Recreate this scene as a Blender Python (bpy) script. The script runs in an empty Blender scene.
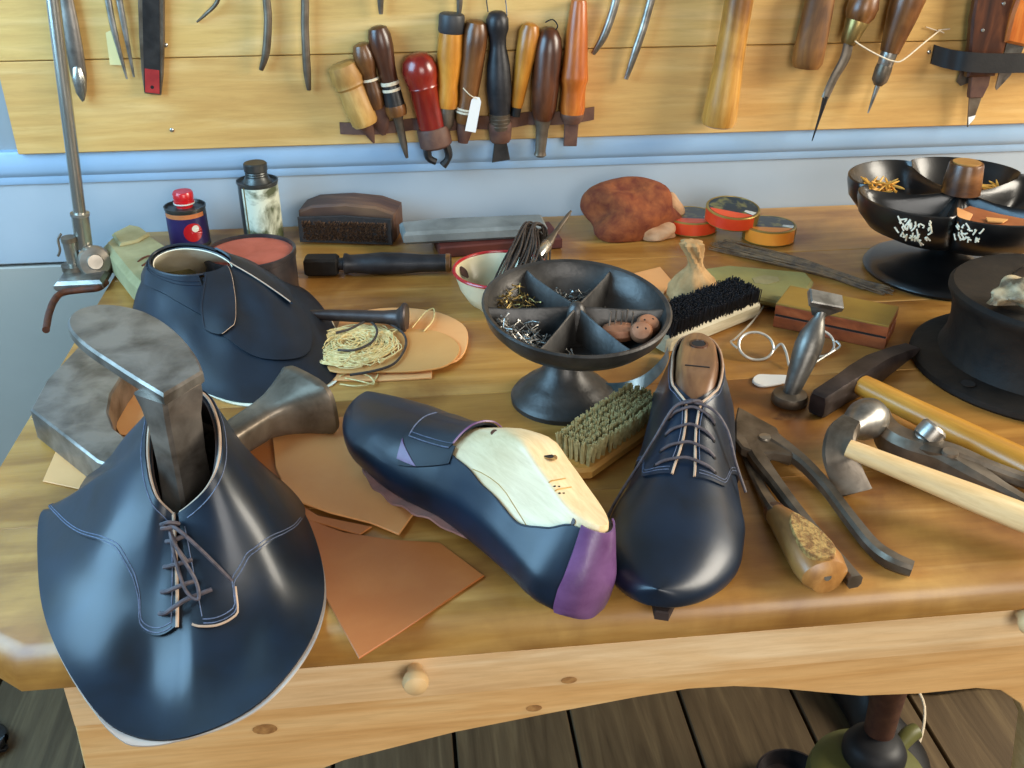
import bpy, bmesh, math, random
from mathutils import Vector, Matrix
random.seed(7)
V = Vector
pi = math.pi
# ------------------------------------------------------------------ camera
T = 0.72                      # height of the bench top above the floor
FPX = 1000.0                  # focal length in pixels (1024 wide)
PITCH, YAW = math.radians(29), math.radians(6.5)
CAM = V((0, 0, T + 0.5))
sc = bpy.context.scene
cd = bpy.data.cameras.new('camera'); cam = bpy.data.objects.new('camera', cd)
sc.collection.objects.link(cam); sc.camera = cam
cd.sensor_width = 36; cd.lens = FPX / 1024 * 36; cd.clip_start = .02
cam.location = CAM; cam.rotation_euler = (pi/2 - PITCH, 0, -YAW)
# ------------------------------------------------------------------ light
sc.view_settings.view_transform = 'Standard'; sc.view_settings.look = 'None'
sc.view_settings.gamma = 1; sc.view_settings.use_curve_mapping = False
sc.view_settings.exposure = 0.0
w = bpy.data.worlds.new('room_light'); sc.world = w; w.use_nodes = True
bg = w.node_tree.nodes['Background']; bg.inputs[0].default_value = (1, .95, .90, 1); bg.inputs[1].default_value = .15
def window_light(name, loc, aim, sx, sy, power, colr):
    d = bpy.data.lights.new(name, 'AREA'); d.shape = 'RECTANGLE'; d.size = sx; d.size_y = sy
    d.energy = power; d.color = colr
    o = bpy.data.objects.new(name, d); sc.collection.objects.link(o); o.location = loc
    o.rotation_euler = (V(aim) - V(loc)).to_track_quat('-Z', 'Y').to_euler()
window_light('window_light_right', (2.3, .50, 1.72), (.1, .85, .8), 1.0, 1.2, 84, (1, .92, .78))
window_light('window_light_left', (-1.12, .58, 1.42), (-.15, .72, .72), 1.0, 1.1, 40, (.36, .69, 1))
window_light('window_light_front', (.5, -1.1, 1.35), (.1, .5, .68), 1.0, .9, 24, (1, .97, .92))
# ------------------------------------------------------------------ helpers
_R = V((math.cos(YAW), -math.sin(YAW), 0))
_F = V((math.sin(YAW)*math.cos(PITCH), math.cos(YAW)*math.cos(PITCH), -math.sin(PITCH)))
_U = V((math.sin(YAW)*math.sin(PITCH), math.cos(YAW)*math.sin(PITCH), math.cos(PITCH)))
def ray(px, py): return _R*((px-512)/FPX) + _U*((384-py)/FPX) + _F
def A(px, py, z=0.0):          # point at height z over the bench top
    d = ray(px, py); return CAM + d*((T + z - CAM.z)/d.z)
def W(px, py, y=1.36):         # point on an upright plane in front of the wall
    d = ray(px, py); return CAM + d*((y - CAM.y)/d.y)
def px_size(p): return (p - CAM).dot(_F)/FPX       # metres per pixel at p
def lin(c): return c/12.92 if c <= .04045 else ((c+.055)/1.055)**2.4
def hx(s):
    s = s.lstrip('#'); return tuple(lin(int(s[i:i+2], 16)/255) for i in (0, 2, 4)) + (1,)
def spl(xs, ys):
    n = len(xs)
    d = [(ys[i+1]-ys[i])/(xs[i+1]-xs[i]) for i in range(n-1)]
    m = [d[0]] + [0 if d[i-1]*d[i] <= 0 else 2*d[i-1]*d[i]/(d[i-1]+d[i]) for i in range(1, n-1)] + [d[-1]]
    def f(x):
        if x <= xs[0]: return ys[0]
        if x >= xs[-1]: return ys[-1]
        i = 0
        while x > xs[i+1]: i += 1
        h = xs[i+1]-xs[i]; t = (x-xs[i])/h
        return (2*t**3-3*t*t+1)*ys[i] + (t**3-2*t*t+t)*h*m[i] + (-2*t**3+3*t*t)*ys[i+1] + (t**3-t*t)*h*m[i+1]
    return f
def crom(pts, n, closed=False):      # Catmull-Rom resample, n steps per span
    out = []; N = len(pts); pts = [V(p) for p in pts]
    for i in range(N if closed else N-1):
        if closed: a, b, c, d = (pts[(i+k-1) % N] for k in range(4))
        else: a, b, c, d = (pts[min(max(i+k-1, 0), N-1)] for k in range(4))
        for k in range(n):
            t = k/n
            out.append(.5*((2*b) + (c-a)*t + (2*a-5*b+4*c-d)*t*t + (3*b-a-3*c+d)*t**3))
    if not closed: out.append(pts[-1].copy())
    return out
def frame(p0, p1, up=(0, 0, 1)):
    x = (V(p1)-V(p0)).normalized(); z = V(up); z = (z - x*z.dot(x)).normalized(); y = z.cross(x)
    m = Matrix.Identity(4)
    for i in range(3): m[i][0], m[i][1], m[i][2], m[i][3] = x[i], y[i], z[i], p0[i]
    return m
def rotz(loc, a): return Matrix.Translation(V(loc)) @ Matrix.Rotation(a, 4, 'Z')
ROOTM = {}
def tag(o, label, cat, group=None, kind=None):
    if label: o['label'] = label
    if cat: o['category'] = cat
    if group: o['group'] = group
    if kind: o['kind'] = kind
    return o
def thing(name, label, cat, M=None, group=None):
    o = bpy.data.objects.new(name, None); sc.collection.objects.link(o)
    o.empty_display_size = .02
    M = M if isinstance(M, Matrix) else Matrix.Translation(V(M or (0, 0, 0)))
    o.matrix_world = M; ROOTM[o.name] = M.copy()
    return tag(o, label, cat, group)
class MB:
    def __init__(s): s.v = []; s.f = []
    def add(s, vs, fs, M=None):
        b = len(s.v); s.v += [tuple(M @ V(p)) if M else tuple(p) for p in vs]
        s.f += [tuple(i+b for i in f) for f in fs]; return s
    def loft(s, rings, closed=True, cap=True, M=None, loop=False):
        n = len(rings[0]); vs = [p for r in rings for p in r]; fs = []
        R = len(rings)
        for i in range(R if loop else R-1):
            j0, j1 = i*n, ((i+1) % R)*n
            for k in range(n if closed else n-1):
                k2 = (k+1) % n; fs.append((j0+k, j0+k2, j1+k2, j1+k))
        if cap and not loop and closed:
            fs.append(tuple(reversed(range(n)))); fs.append(tuple(range((R-1)*n, R*n)))
        return s.add(vs, fs, M)
    def lathe(s, prof, seg=24, M=None, axis='Z', sy=1.0):   # prof: [(r, h)]
        rings = []
        for r, h in prof:
            r = max(r, 1e-5); ring = []
            for k in range(seg):
                a = 2*pi*k/seg; c, q = r*math.cos(a), r*math.sin(a)*sy
                ring.append((c, q, h) if axis == 'Z' else (h, c, q))
            rings.append(ring)
        return s.loft(rings, M=M)
    def tube(s, pts, r, seg=8, sm=0, flat=1.0, up=(0, 0, 1), closed=False, M=None):
        pts = [V(p) for p in pts]
        if sm:
            if isinstance(r, (list, tuple)):
                rr = []
                for i in range(len(pts)-1): rr += [r[i]+(r[i+1]-r[i])*k/sm for k in range(sm)]
                r = rr+[r[-1]]
            pts = crom(pts, sm, closed)
        n = len(pts); R = r if isinstance(r, (list, tuple)) else [r]*n
        if closed and len(R) != n: R = [R[0]]*n
        rings = []; prev = None
        for i in range(n):
            t = (pts[(i+1) % n]-pts[i-1]) if closed else (pts[min(i+1, n-1)]-pts[max(i-1, 0)])
            if t.length < 1e-9: t = V((1, 0, 0))
            t.normalize()
            if prev is None:
                u = V(up); u = u - t*u.dot(t)
                if u.length < 1e-3: u = V((1, 0, 0)) - t*t.x
            else: u = prev - t*prev.dot(t)
            u.normalize(); prev = u; b = t.cross(u)
            rings.append([pts[i] + b*(R[i]*math.cos(2*pi*k/seg)) + u*(R[i]*flat*math.sin(2*pi*k/seg)) for k in range(seg)])
        return s.loft(rings, M=M, loop=closed)
    def prism(s, out, z0, z1, bev=0.0, M=None, top_scale=1.0):
        P = [V((p[0], p[1], 0)) for p in out]; n = len(P)
        area = sum(P[i].x*P[(i+1) % n].y-P[(i+1) % n].x*P[i].y for i in range(n))
        if area < 0: P.reverse()
        def ins(d):
            o = []
            for i in range(n):
                a, b, c = P[i-1], P[i], P[(i+1) % n]
                e1 = (b-a).normalized(); e2 = (c-b).normalized()
                n1 = V((-e1.y, e1.x, 0)); n2 = V((-e2.y, e2.x, 0)); m = n1+n2
                if m.length < 1e-6: m = n1
                m = m/max(m.length_squared/2, .35)
                o.append(b+m*d)
            return o
        if bev:
            i2 = ins(bev)
            rings = [[V((p.x, p.y, z0)) for p in i2], [V((p.x, p.y, z0+bev)) for p in P],
                     [V((p.x, p.y, z1-bev)) for p in P], [V((p.x, p.y, z1)) for p in i2]]
        else: rings = [[V((p.x, p.y, z0)) for p in P], [V((p.x, p.y, z1)) for p in P]]
        return s.loft(rings, M=M)
    def box(s, x0, x1, y0, y1, z0, z1, bev=0.0, M=None):
        return s.prism([(x0, y0), (x1, y0), (x1, y1), (x0, y1)], z0, z1, bev, M)
    def build(s, name, mat, parent=None, world=False, ang=38, label=None):
        if world and parent is not None:
            Mi = ROOTM[parent.name].inverted(); s.v = [tuple(Mi @ V(p)) for p in s.v]
        me = bpy.data.meshes.new(name); me.from_pydata(s.v, [], s.f); me.validate()
        bm = bmesh.new(); bm.from_mesh(me); bmesh.ops.remove_doubles(bm, verts=bm.verts, dist=2e-5); bmesh.ops.recalc_face_normals(bm, faces=bm.faces); bm.to_mesh(me); bm.free()
        me.polygons.foreach_set('use_smooth', [True]*len(me.polygons))
        me.set_sharp_from_angle(angle=math.radians(ang))
        me.materials.append(mat)
        o = bpy.data.objects.new(name, me); sc.collection.objects.link(o)
        if parent is not None: o.parent = parent; ROOTM[o.name] = ROOTM[parent.name]
        else: ROOTM[o.name] = Matrix.Identity(4)
        if label: o['label'] = label
        return o
def solo(name, mb, mat, label, cat, group=None, kind=None, ang=38):    # a thing of one mesh, origin moved to its base
    vs = [V(p) for p in mb.v]
    c = V((sum(p.x for p in vs)/len(vs), sum(p.y for p in vs)/len(vs), min(p.z for p in vs)))
    mb.v = [tuple(p-c) for p in vs]
    o = mb.build(name, mat, ang=ang); o.location = c; ROOTM[o.name] = Matrix.Translation(c)
    return tag(o, label, cat, group, kind)
# ------------------------------------------------------------------ materials
def nodes(name):
    m = bpy.data.materials.new(name); m.use_nodes = True; nt = m.node_tree
    return m, nt, nt.nodes['Principled BSDF']
def ramp(nt, fac, stops):
    r = nt.nodes.new('ShaderNodeValToRGB'); el = r.color_ramp.elements
    while len(el) < len(stops): el.new(.5)
    for e, (p, c) in zip(el, stops): e.position = p; e.color = c
    nt.links.new(fac, r.inputs[0]); return r.outputs[0]
def coords(nt, stretch=(1, 1, 1), shift=True):
    tc = nt.nodes.new('ShaderNodeTexCoord'); mp = nt.nodes.new('ShaderNodeMapping')
    mp.inputs['Scale'].default_value = stretch
    nt.links.new(tc.outputs['Object'], mp.inputs[0])
    if not shift: return mp.outputs[0]
    oi = nt.nodes.new('ShaderNodeObjectInfo'); mul = nt.nodes.new('ShaderNodeMath'); mul.operation = 'MULTIPLY'; mul.inputs[1].default_value = 13.7
    nt.links.new(oi.outputs['Random'], mul.inputs[0])
    ad = nt.nodes.new('ShaderNodeVectorMath'); ad.operation = 'ADD'
    nt.links.new(mp.outputs[0], ad.inputs[0]); nt.links.new(mul.outputs[0], ad.inputs[1]); return ad.outputs[0]
def noise(nt, vec, scale, detail=4, dist=0.0, rough=.55):
    n = nt.nodes.new('ShaderNodeTexNoise'); n.inputs['Scale'].default_value = scale; n.inputs['Detail'].default_value = detail
    n.inputs['Distortion'].default_value = dist; n.inputs['Roughness'].default_value = rough
    nt.links.new(vec, n.inputs['Vector']); return n.outputs['Fac']
def bump(nt, bs, fac, strength, dist=.002):
    b = nt.nodes.new('ShaderNodeBump'); b.inputs['Strength'].default_value = strength; b.inputs['Distance'].default_value = dist
    nt.links.new(fac, b.inputs['Height']); nt.links.new(b.outputs[0], bs.inputs['Normal'])
def plain(name, c1, c2=None, rough=.5, metal=0.0, scale=30, stretch=(1, 1, 1), lo=.35, hi=.65, bmp=0.0, bscale=200, coat=0.0, spec=.5, dist=.3):
    m, nt, bs = nodes(name)
    bs.inputs['Roughness'].default_value = rough; bs.inputs['Metallic'].default_value = metal
    bs.inputs['Specular IOR Level'].default_value = spec
    bs.inputs['Coat Weight'].default_value = coat; bs.inputs['Coat Roughness'].default_value = .18
    if c2:
        v = coords(nt, stretch); f = noise(nt, v, scale, 5, dist)
        nt.links.new(ramp(nt, f, [(lo, hx(c1)), (hi, hx(c2))]), bs.inputs['Base Color'])
    else: bs.inputs['Base Color'].default_value = hx(c1)
    if bmp:
        v2 = coords(nt); bump(nt, bs, noise(nt, v2, bscale, 3), bmp)
    return m
def wood(name, c1, c2, c3, axis=0, scale=9.0, ratio=14.0, rough=.5, bmp=.15, knots=True, coat=0.0, stain=None):
    m, nt, bs = nodes(name)
    st = [ratio]*3; st[axis] = 1.0
    v = coords(nt, st)
    f1 = noise(nt, v, scale*.32, 3, 1.2)
    f2 = noise(nt, v, scale*1.6, 6, .4, .7)
    a = ramp(nt, f1, [(.3, hx(c1)), (.52, hx(c2)), (.72, hx(c3))])
    b = ramp(nt, f2, [(.34, (.74, .68, .60, 1)), (.58, (1, 1, 1, 1))])
    mx = nt.nodes.new('ShaderNodeMix'); mx.data_type = 'RGBA'; mx.blend_type = 'MULTIPLY'; mx.inputs[0].default_value = .55
    nt.links.new(a, mx.inputs[6]); nt.links.new(b, mx.inputs[7]); col = mx.outputs[2]
    if knots:
        ks = [2.1]*3; ks[axis] = 1.0
        kv = coords(nt, ks)
        vo = nt.nodes.new('ShaderNodeTexVoronoi'); vo.inputs['Scale'].default_value = 3.1; nt.links.new(kv, vo.inputs['Vector'])
        kr = ramp(nt, vo.outputs['Distance'], [(.02, (.25, .13, .06, 1)), (.05, (.62, .45, .3, 1)), (.1, (1, 1, 1, 1))])
        m2 = nt.nodes.new('ShaderNodeMix'); m2.data_type = 'RGBA'; m2.blend_type = 'MULTIPLY'; m2.inputs[0].default_value = .7
        nt.links.new(col, m2.inputs[6]); nt.links.new(kr, m2.inputs[7]); col = m2.outputs[2]
    if stain:
        sv = coords(nt, (1, 1, 1)); sf = noise(nt, sv, 7, 6, .6)
        sr = ramp(nt, sf, [(.42, (1, 1, 1, 1)), (.7, hx(stain))])
        m3 = nt.nodes.new('ShaderNodeMix'); m3.data_type = 'RGBA'; m3.blend_type = 'MULTIPLY'; m3.inputs[0].default_value = .75
        nt.links.new(col, m3.inputs[6]); nt.links.new(sr, m3.inputs[7]); col = m3.outputs[2]
    nt.links.new(col, bs.inputs['Base Color']); bs.inputs['Roughness'].default_value = rough
    bs.inputs['Coat Weight'].default_value = coat; bs.inputs['Coat Roughness'].default_value = .25
    if bmp: bump(nt, bs, f2, bmp, .0015)
    return m
M = {}
M['bench'] = wood('bench_pine', '#9c6a2c', '#b4813c', '#c99a56', 0, 7, 9, .42, .10, True, .22, '#8c6030')
M['fascia'] = wood('fascia_pine', '#dcb27c', '#e6c291', '#f0d3a8', 0, 9, 13, .45, .1, True)
M['apron'] = wood('apron_pine', '#d2a062', '#deb074', '#e8c28a', 0, 9, 15, .45, .1, True)
M['tool_board'] = wood('board_pine', '#c09250', '#cba05c', '#d7b272', 0, 7, 11, .5, .08, True)
M['tool_board_pale'] = wood('board_pine_pale', '#c49c56', '#d0aa64', '#dcba7c', 0, 7, 11, .5, .08, True)
M['floor'] = wood('floor_board', '#45351f', '#57462e', '#6a583c', 1, 8, 14, .6, .2, True)
M['wall'] = plain('wall_paint', '#98a3ab', '#a2acb3', .55, 0, 4, bmp=.03, bscale=60)
M['wall_low'] = plain('wall_paint_lower', '#9a968c', '#a29e94', .55, 0, 4)
M['wall_up'] = plain('wall_paint_upper', '#878c8f', '#919699', .6, 0, 4)
M['rail'] = plain('rail_paint', '#8fadc8', '#9bb7d0', .4, 0, 6)
M['dark'] = plain('dark_gap', '#120d0a', None, .9)
M['navy'] = plain('navy_leather', '#08111a', '#0b1b2b', .40, 0, 25, bmp=.12, bscale=34, coat=.12)
M['navy_smooth'] = plain('navy_polished_leather', '#08121d', '#0b1d30', .38, 0, 20, bmp=.06, bscale=60, coat=.08)
M['navy_dull'] = plain('navy_matte_leather', '#0b111a', '#101b28', .48, 0, 25, bmp=.06, bscale=600)
M['black_leather'] = plain('black_leather', '#0c0b0c', '#161416', .42, 0, 25, bmp=.05, bscale=500)
M['purple'] = plain('purple_leather', '#5c3a63', '#74507c', .35, 0, 40, bmp=.08, bscale=300, coat=.2)
M['cream'] = plain('cream_lining', '#e6dabb', '#f2e9d2', .75, 0, 40)
M['pale_lining'] = plain('pale_lining', '#a19388', '#b5a89b', .8, 0, 40)
M['mauve_lining'] = plain('mauve_lining', '#7a5048', '#946a5e', .7, 0, 40)
M['brown_lining'] = plain('dark_lining', '#2b1d18', '#3b2a22', .8, 0, 40)
M['edge'] = plain('raw_leather_edge', '#a98c74', '#c0a58c', .7, 0, 80)
M['lace'] = plain('waxed_lace', '#3c3438', '#574d50', .6, 0, 200)
M['thread'] = plain('stitch_thread', '#4a5263', '#66708a', .6, 0, 400)
M['thread_dark'] = plain('stitch_thread_dark', '#141a28', None, .6)
M['last'] = wood('beech_last', '#dcbf90', '#e8cfa2', '#f0dcb6', 0, 14, 7, .42, .04, False, .1)
M['last_old'] = wood('old_last', '#6b4630', '#8c6442', '#b38655', 0, 14, 6, .4, .06, False, .15, '#5c4030')
M['tan'] = plain('tan_leather', '#d8965a', '#e4a86c', .5, 0, 9, bmp=.04, bscale=300)
M['tan_dark'] = plain('russet_leather', '#a65e2c', '#b8723c', .45, 0, 9, bmp=.05, bscale=300)
M['tan_pale'] = plain('natural_leather', '#bf8648', '#cc9758', .6, 0, 9, bmp=.04, bscale=300)
M['tan_edge'] = plain('cut_edge', '#8d5a34', '#a56d42', .8, 0, 60)
M['steel'] = plain('worn_steel', '#675f54', '#a69c8e', .34, .75, 26, lo=.3, hi=.72, bmp=.12, bscale=90)
M['steel_dark'] = plain('dark_steel', '#4e4336', '#85796a', .40, .65, 30, lo=.3, hi=.7, bmp=.12, bscale=120)
M['steel_rust'] = plain('brown_patina_steel', '#554c43', '#958c82', .33, .7, 30, lo=.3, hi=.62, bmp=.1, bscale=80)
M['steel_bright'] = plain('bright_steel', '#77736c', '#b2aea6', .36, .9, 40, bmp=.04, bscale=120)
M['nickel'] = plain('brushed_nickel', '#9a9a92', '#c6c4ba', .27, .9, 50, (1, 1, .1))
M['iron'] = plain('black_iron', '#1c1b1b', '#34312f', .4, .3, 40, bmp=.2, bscale=130, coat=.1)
M['iron_dish'] = plain('grey_iron', '#302e2c', '#4c4946', .40, .45, 30, bmp=.18, bscale=150)
M['iron_gloss'] = plain('black_enamel', '#0a0a0b', '#171615', .32, 0, 20, bmp=.12, bscale=60, coat=.2)
M['iron_matte'] = plain('dusty_iron', '#0e0b09', '#201a14', .62, .05, 30, bmp=.25, bscale=110, spec=.3)
M['brass'] = plain('old_brass', '#7f6a3c', '#a88f58', .35, .8, 40)
M['copper'] = plain('copper_rivet', '#8d5a40', '#b5805f', .4, .3, 60)
M['handle_yellow'] = wood('yellow_handle', '#b47a26', '#cb9033', '#dba548', 0, 16, 8, .38, .06, False, .25)
M['handle_pale'] = wood('ash_handle', '#cfa873', '#ddb983', '#e8c997', 0, 16, 8, .45, .06, False)
M['h_cork'] = wood('pale_wood_handle', '#a97c3d', '#c2954f', '#d2a964', 0, 30, 4, .5, .08, False, 0, '#8a6436')
M['h_brown'] = wood('brown_wood_handle', '#4d2c14', '#7a4d24', '#996636', 0, 30, 4, .35, .06, False, .3, '#4d3018')
M['h_dark'] = wood('dark_wood_handle', '#2b150d', '#4c2816', '#6b3d22', 0, 30, 4, .33, .06, False, .3)
M['h_red'] = wood('red_lacquer_handle', '#571410', '#7d1c14', '#922a18', 0, 24, 4, .25, .02, False, .5)
M['h_amber'] = wood('amber_handle', '#b06f22', '#c8852c', '#d89a40', 0, 24, 5, .35, .05, False, .25, '#7a4a1c')
M['h_orange'] = wood('orange_handle', '#9c4d17', '#b96322', '#cc7a33', 0, 24, 5, .35, .05, False, .25)
M['h_stick'] = wood('old_stick', '#6e4519', '#8d5d26', '#a87838', 0, 30, 5, .55, .3, False, 0, '#54340f')
M['h_black'] = plain('black_handle', '#17171a', '#2b2b2e', .42, .2, 50, bmp=.1, bscale=160)
M['h_hammer'] = wood('hammer_handle', '#a4702a', '#c08a3a', '#d09f50', 0, 22, 6, .4, .06, False, .2, '#7a4e1e')
M['h_cork2'] = plain('raw_handle_face', '#7b5427', '#b08a4c', .8, 0, 240, lo=.4, hi=.6, bmp=.7, bscale=500)
M['strap'] = plain('brown_strap', '#4a2c22', '#61402f', .6, 0, 60, bmp=.1, bscale=300)
M['strap_black'] = plain('black_strap', '#0d0c0c', '#171514', .55, 0, 60, bmp=.1, bscale=300)
M['white'] = plain('white_paper', '#e6e4de', None, .7)
M['tag_yellow'] = plain('yellow_tag', '#d8c88c', None, .7)
M['string'] = plain('pale_string', '#c9b79a', '#ded0b6', .8, 0, 300)
M['green_tape'] = plain('green_tape', '#5f8f2c', None, .5)
M['red_paint'] = plain('red_paint', '#8c1c1c', '#a82a26', .45, 0, 60)
M['red_plastic'] = plain('red_plastic', '#c3151c', None, .3, coat=.3)
M['red_enamel'] = plain('red_enamel', '#b01822', None, .25, coat=.4)
M['white_enamel'] = plain('white_enamel', '#cfccbd', '#dddacb', .25, 0, 12, coat=.4)
M['cream_enamel'] = plain('cream_enamel', '#cdc19b', '#ddd3b0', .3, 0, 12, coat=.3)
M['rust'] = plain('chipped_enamel', '#2a1712', '#44251a', .8, 0, 80)
M['can_metal'] = plain('can_metal', '#3f403f', '#5b5c59', .35, .7, 30)
M['label_navy'] = plain('navy_label', '#1d1740', '#2c2058', .4, 0, 14)
M['label_orange'] = plain('orange_label', '#b5683a', '#c97d4a', .45)
M['label_marble'] = plain('marbled_label', '#4b5238', '#c9cdb8', .45, 0, 24, lo=.38, hi=.5, dist=.4)
M['salmon'] = plain('salmon_polish', '#9c452f', '#b25842', .65, 0, 30, bmp=.15, bscale=120)
M['tin_dark'] = plain('tin_side_dark', '#2d2b2e', '#4a4140', .35, .4, 30)
M['tin_red'] = plain('tin_red', '#d63a1c', '#e65428', .35, .1, 20)
M['tin_orange'] = plain('tin_orange', '#dd7a20', '#ee9434', .35, .1, 20)
M['tin_top'] = plain('tin_floral_top', '#10140f', '#746a28', .3, .1, 60, lo=.5, hi=.62, coat=.3)
M['tin_gold'] = plain('tin_gold', '#94793a', '#b3964e', .35, .6, 20)
M['olive_cloth'] = plain('olive_cloth', '#8a8158', '#9f966c', .8, 0, 30, bmp=.2, bscale=400)
M['olive_pack'] = plain('olive_wrap', '#837d4b', '#989256', .65, 0, 14, bmp=.1, bscale=120)
M['stone_brown'] = wood('dark_brush_wood', '#33221a', '#513628', '#77563c', 0, 16, 5, .55, .15, False)
M['brush_dark'] = plain('dark_bristle', '#100c0b', '#2b201b', .7, 0, 300)
M['brush_brown'] = plain('brown_bristle', '#3a271d', '#6e543e', .8, 0, 300)
M['brush_olive'] = plain('olive_bristle', '#938656', '#b5a878', .75, 0, 200)
M['brush_black'] = plain('black_bristle', '#0c0d10', '#1d1f25', .5, 0, 200)
M['brush_back'] = wood('brush_back_wood', '#bb843c', '#cc964a', '#d9a95c', 0, 16, 7, .5, .06, False)
M['brush_grey'] = wood('weathered_brush_back', '#9b9175', '#b3a98c', '#c7bda2', 0, 18, 7, .6, .2, False)
M['stone'] = plain('grey_whetstone', '#5f625f', '#7f827e', .8, 0, 18, bmp=.2, bscale=200)
M['stone_base'] = plain('red_wood_base', '#3e1712', '#5a261c', .55, 0, 30)
M['rag'] = plain('russet_rag', '#642811', '#8c4a22', .9, 0, 60, bmp=.5, bscale=260)
M['rag_pale'] = plain('pale_rag', '#a87f5c', '#c69f7a', .9, 0, 40, bmp=.3, bscale=200)
M['bag'] = plain('tan_cloth_bag', '#9e7a4d', '#c19a69', .85, 0, 40, bmp=.25, bscale=300)
M['box_ochre'] = plain('ochre_box_top', '#7f5f20', '#947229', .55, 0, 16)
M['box_side'] = wood('red_brown_box', '#6e3418', '#8a4522', '#9c5630', 0, 16, 7, .5, .06, False)
M['wire_dark'] = plain('dark_bristle_bundle', '#4a3218', '#7a5830', .6, 0, 100)
M['cord'] = plain('dark_cord', '#2a231f', '#453b34', .7, 0, 200, bmp=.3, bscale=600)
M['cord_brown'] = plain('brown_cord', '#43200f', '#5e3018', .6, 0, 100)
M['twine'] = plain('flax_twine', '#c8b070', '#e6d29a', .85, 0, 200)
M['peg'] = plain('yellow_pegs', '#c98f2f', '#e0ac4c', .6, 0, 90)
M['scrap'] = plain('brown_scrap', '#8a4a24', '#a4602f', .55, 0, 18)
M['wax'] = plain('pale_wax', '#5d4d38', '#b5a482', .6, 0, 60, lo=.4, hi=.6, bmp=.5, bscale=60)
M['nail'] = plain('nail_steel', '#6b6862', '#a09d96', .35, .8, 300)
M['olive_can'] = plain('olive_can', '#5c5c30', '#6a6a3c', .45, 0, 10)
M['rubber'] = plain('black_rubber', '#17181b', '#232529', .5, 0, 20)
M['knot'] = plain('peg_wood', '#d8b27c', '#e2c08c', .5, 0, 30)
M['knot_dark'] = plain('wood_knot', '#8a5e34', '#b98a52', .5, 0, 160, (1, 1, 1), .3, .7)
M['h_tool'] = wood('worn_tool_handle', '#8a5c2a', '#a4733a', '#b8884c', 0, 22, 5, .4, .06, False, .2, '#6a4522')
M['head_dark'] = plain('dark_hammer_head', '#2c2423', '#4a403d', .42, .5, 30, bmp=.1, bscale=120)
M['spec_wire'] = plain('spectacle_wire', '#c4c2b8', '#dcdad2', .3, .6, 60)
M['stamp_steel'] = plain('stamp_steel', '#57544f', '#85817a', .4, .75, 40, bmp=.1, bscale=120)
M['blue_strip'] = plain('blue_grey_strip', '#2c4a5e', '#4a6a80', .3, .4, 40)
M['stain'] = plain('rusty_stain', '#5e3a1c', '#8a5f30', .6, 0, 90)
M['cap'] = plain('dark_cap', '#27282b', '#3a3a3c', .5, 0, 30)
gm, gnt, gbs = nodes('glass'); gbs.inputs['Roughness'].default_value = .02; gbs.inputs['Transmission Weight'].default_value = 1; gbs.inputs['IOR'].default_value = 1.45
gbs.inputs['Base Color'].default_value = (1, 1, 1, 1); M['glass'] = gm
# ------------------------------------------------------------------ setting
fl = MB().box(-1.6, 2.2, -.6, 1.42, -.06, -.021).build('floor', M['dark']); fl['kind'] = 'structure'
k = -11; x = .217 - 11*.183
while x < 2.0:
    MB().box(x+.003, x+.180, -.6, 1.40, -.02, 0, .0015).build('plank', M['floor'], fl); x += .183
wb = MB().box(-2.2, 2.6, 1.412, 1.5, 0, 2.4).build('wall_back', M['dark']); wb['kind'] = 'structure'
MB().box(-2.2, 2.6, 1.40, 1.412, 0, .674, .002).build('panel', M['wall_low'], wb)
MB().box(-2.2, 2.6, 1.40, 1.412, .678, .81, .002).build('panel', M['wall'], wb)
MB().box(-2.2, 2.6, 1.40, 1.412, .81, 2.4, .002).build('panel', M['wall_up'], wb)
tr = MB()
prof = [(1.412, .795), (1.397, .795), (1.395, .800), (1.395, .806), (1.392, .809), (1.388, .815), (1.388, .838), (1.390, .842), (1.412, .844)]
tr.loft([[(xx, y, z) for y, z in prof] for xx in (-2.2, 2.6)])
tr = tr.build('trim_1', M['rail']); tr['kind'] = 'structure'
# ------------------------------------------------------------------ workbench
bench = thing('workbench', 'long pine workbench with scalloped apron against the pale blue wall', 'workbench', (-.37, .548, 0))
XL, XR = -.372, 1.05
ys = [.70, .88, 1.05, 1.22, 1.398]
# front plank with clipped corner and rounded nose
nose = [(.706, .0), (.699, .003), (.693, .009)]
def front_plank():
    rings = []
    pts = lambda d: [(XL+d*.6, .70-.0004), (XL+d*.6, .612+d*.3), (-.285+d*.3, .545+d), (XR, .545+d), (XR, .70-.0004)]
    for z, d in ((.686, .006), (.690, .001), (.698, 0), (.706, .001), (.713, .0045), (.718, .010), (.72, .017)):
        rings.append([(px, py, z) for px, py in pts(d)])
    return MB().loft(rings)
front_plank().build('plank', M['bench'], bench, True)
for a, b in zip(ys[:-1], ys[1:]):
    MB().box(XL, XR, a+.0004, b-.0004, .686, .72, .0007).build('plank', M['bench'], bench, True)
MB().box(-.2585, XR-.08, .5505, .575, .646, .686, .001).build('front_rail', M['fascia'], bench, True)
low = [(-.26, .646), (-.264, .55), (-.27, .40), (-.285, .0), (-.225, .0), (-.205, .40), (-.16, .52), (-.11, .565), (-.069, .582), (.018, .602), (.09, .613), (.163, .623), (.203, .627), (.24, .6255),
       (.272, .62), (.31, .611), (.349, .602), (.40, .5985), (.449, .599), (.472, .594), (.494, .576), (.515, .54), (.535, .42), (.545, .0), (.61, .0), (.62, .4), (.66, .54), (.70, .59), (.97, .60), (.97, .646)]
mb = MB().prism(low, -.578, -.5535, .001, Matrix.Rotation(pi/2, 4, 'X'))
mb.build('apron', M['apron'], bench, True)
MB().box(-.262, -.238, .58, 1.36, .58, .686, .001).build('side_rail', M['apron'], bench, True)
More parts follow.
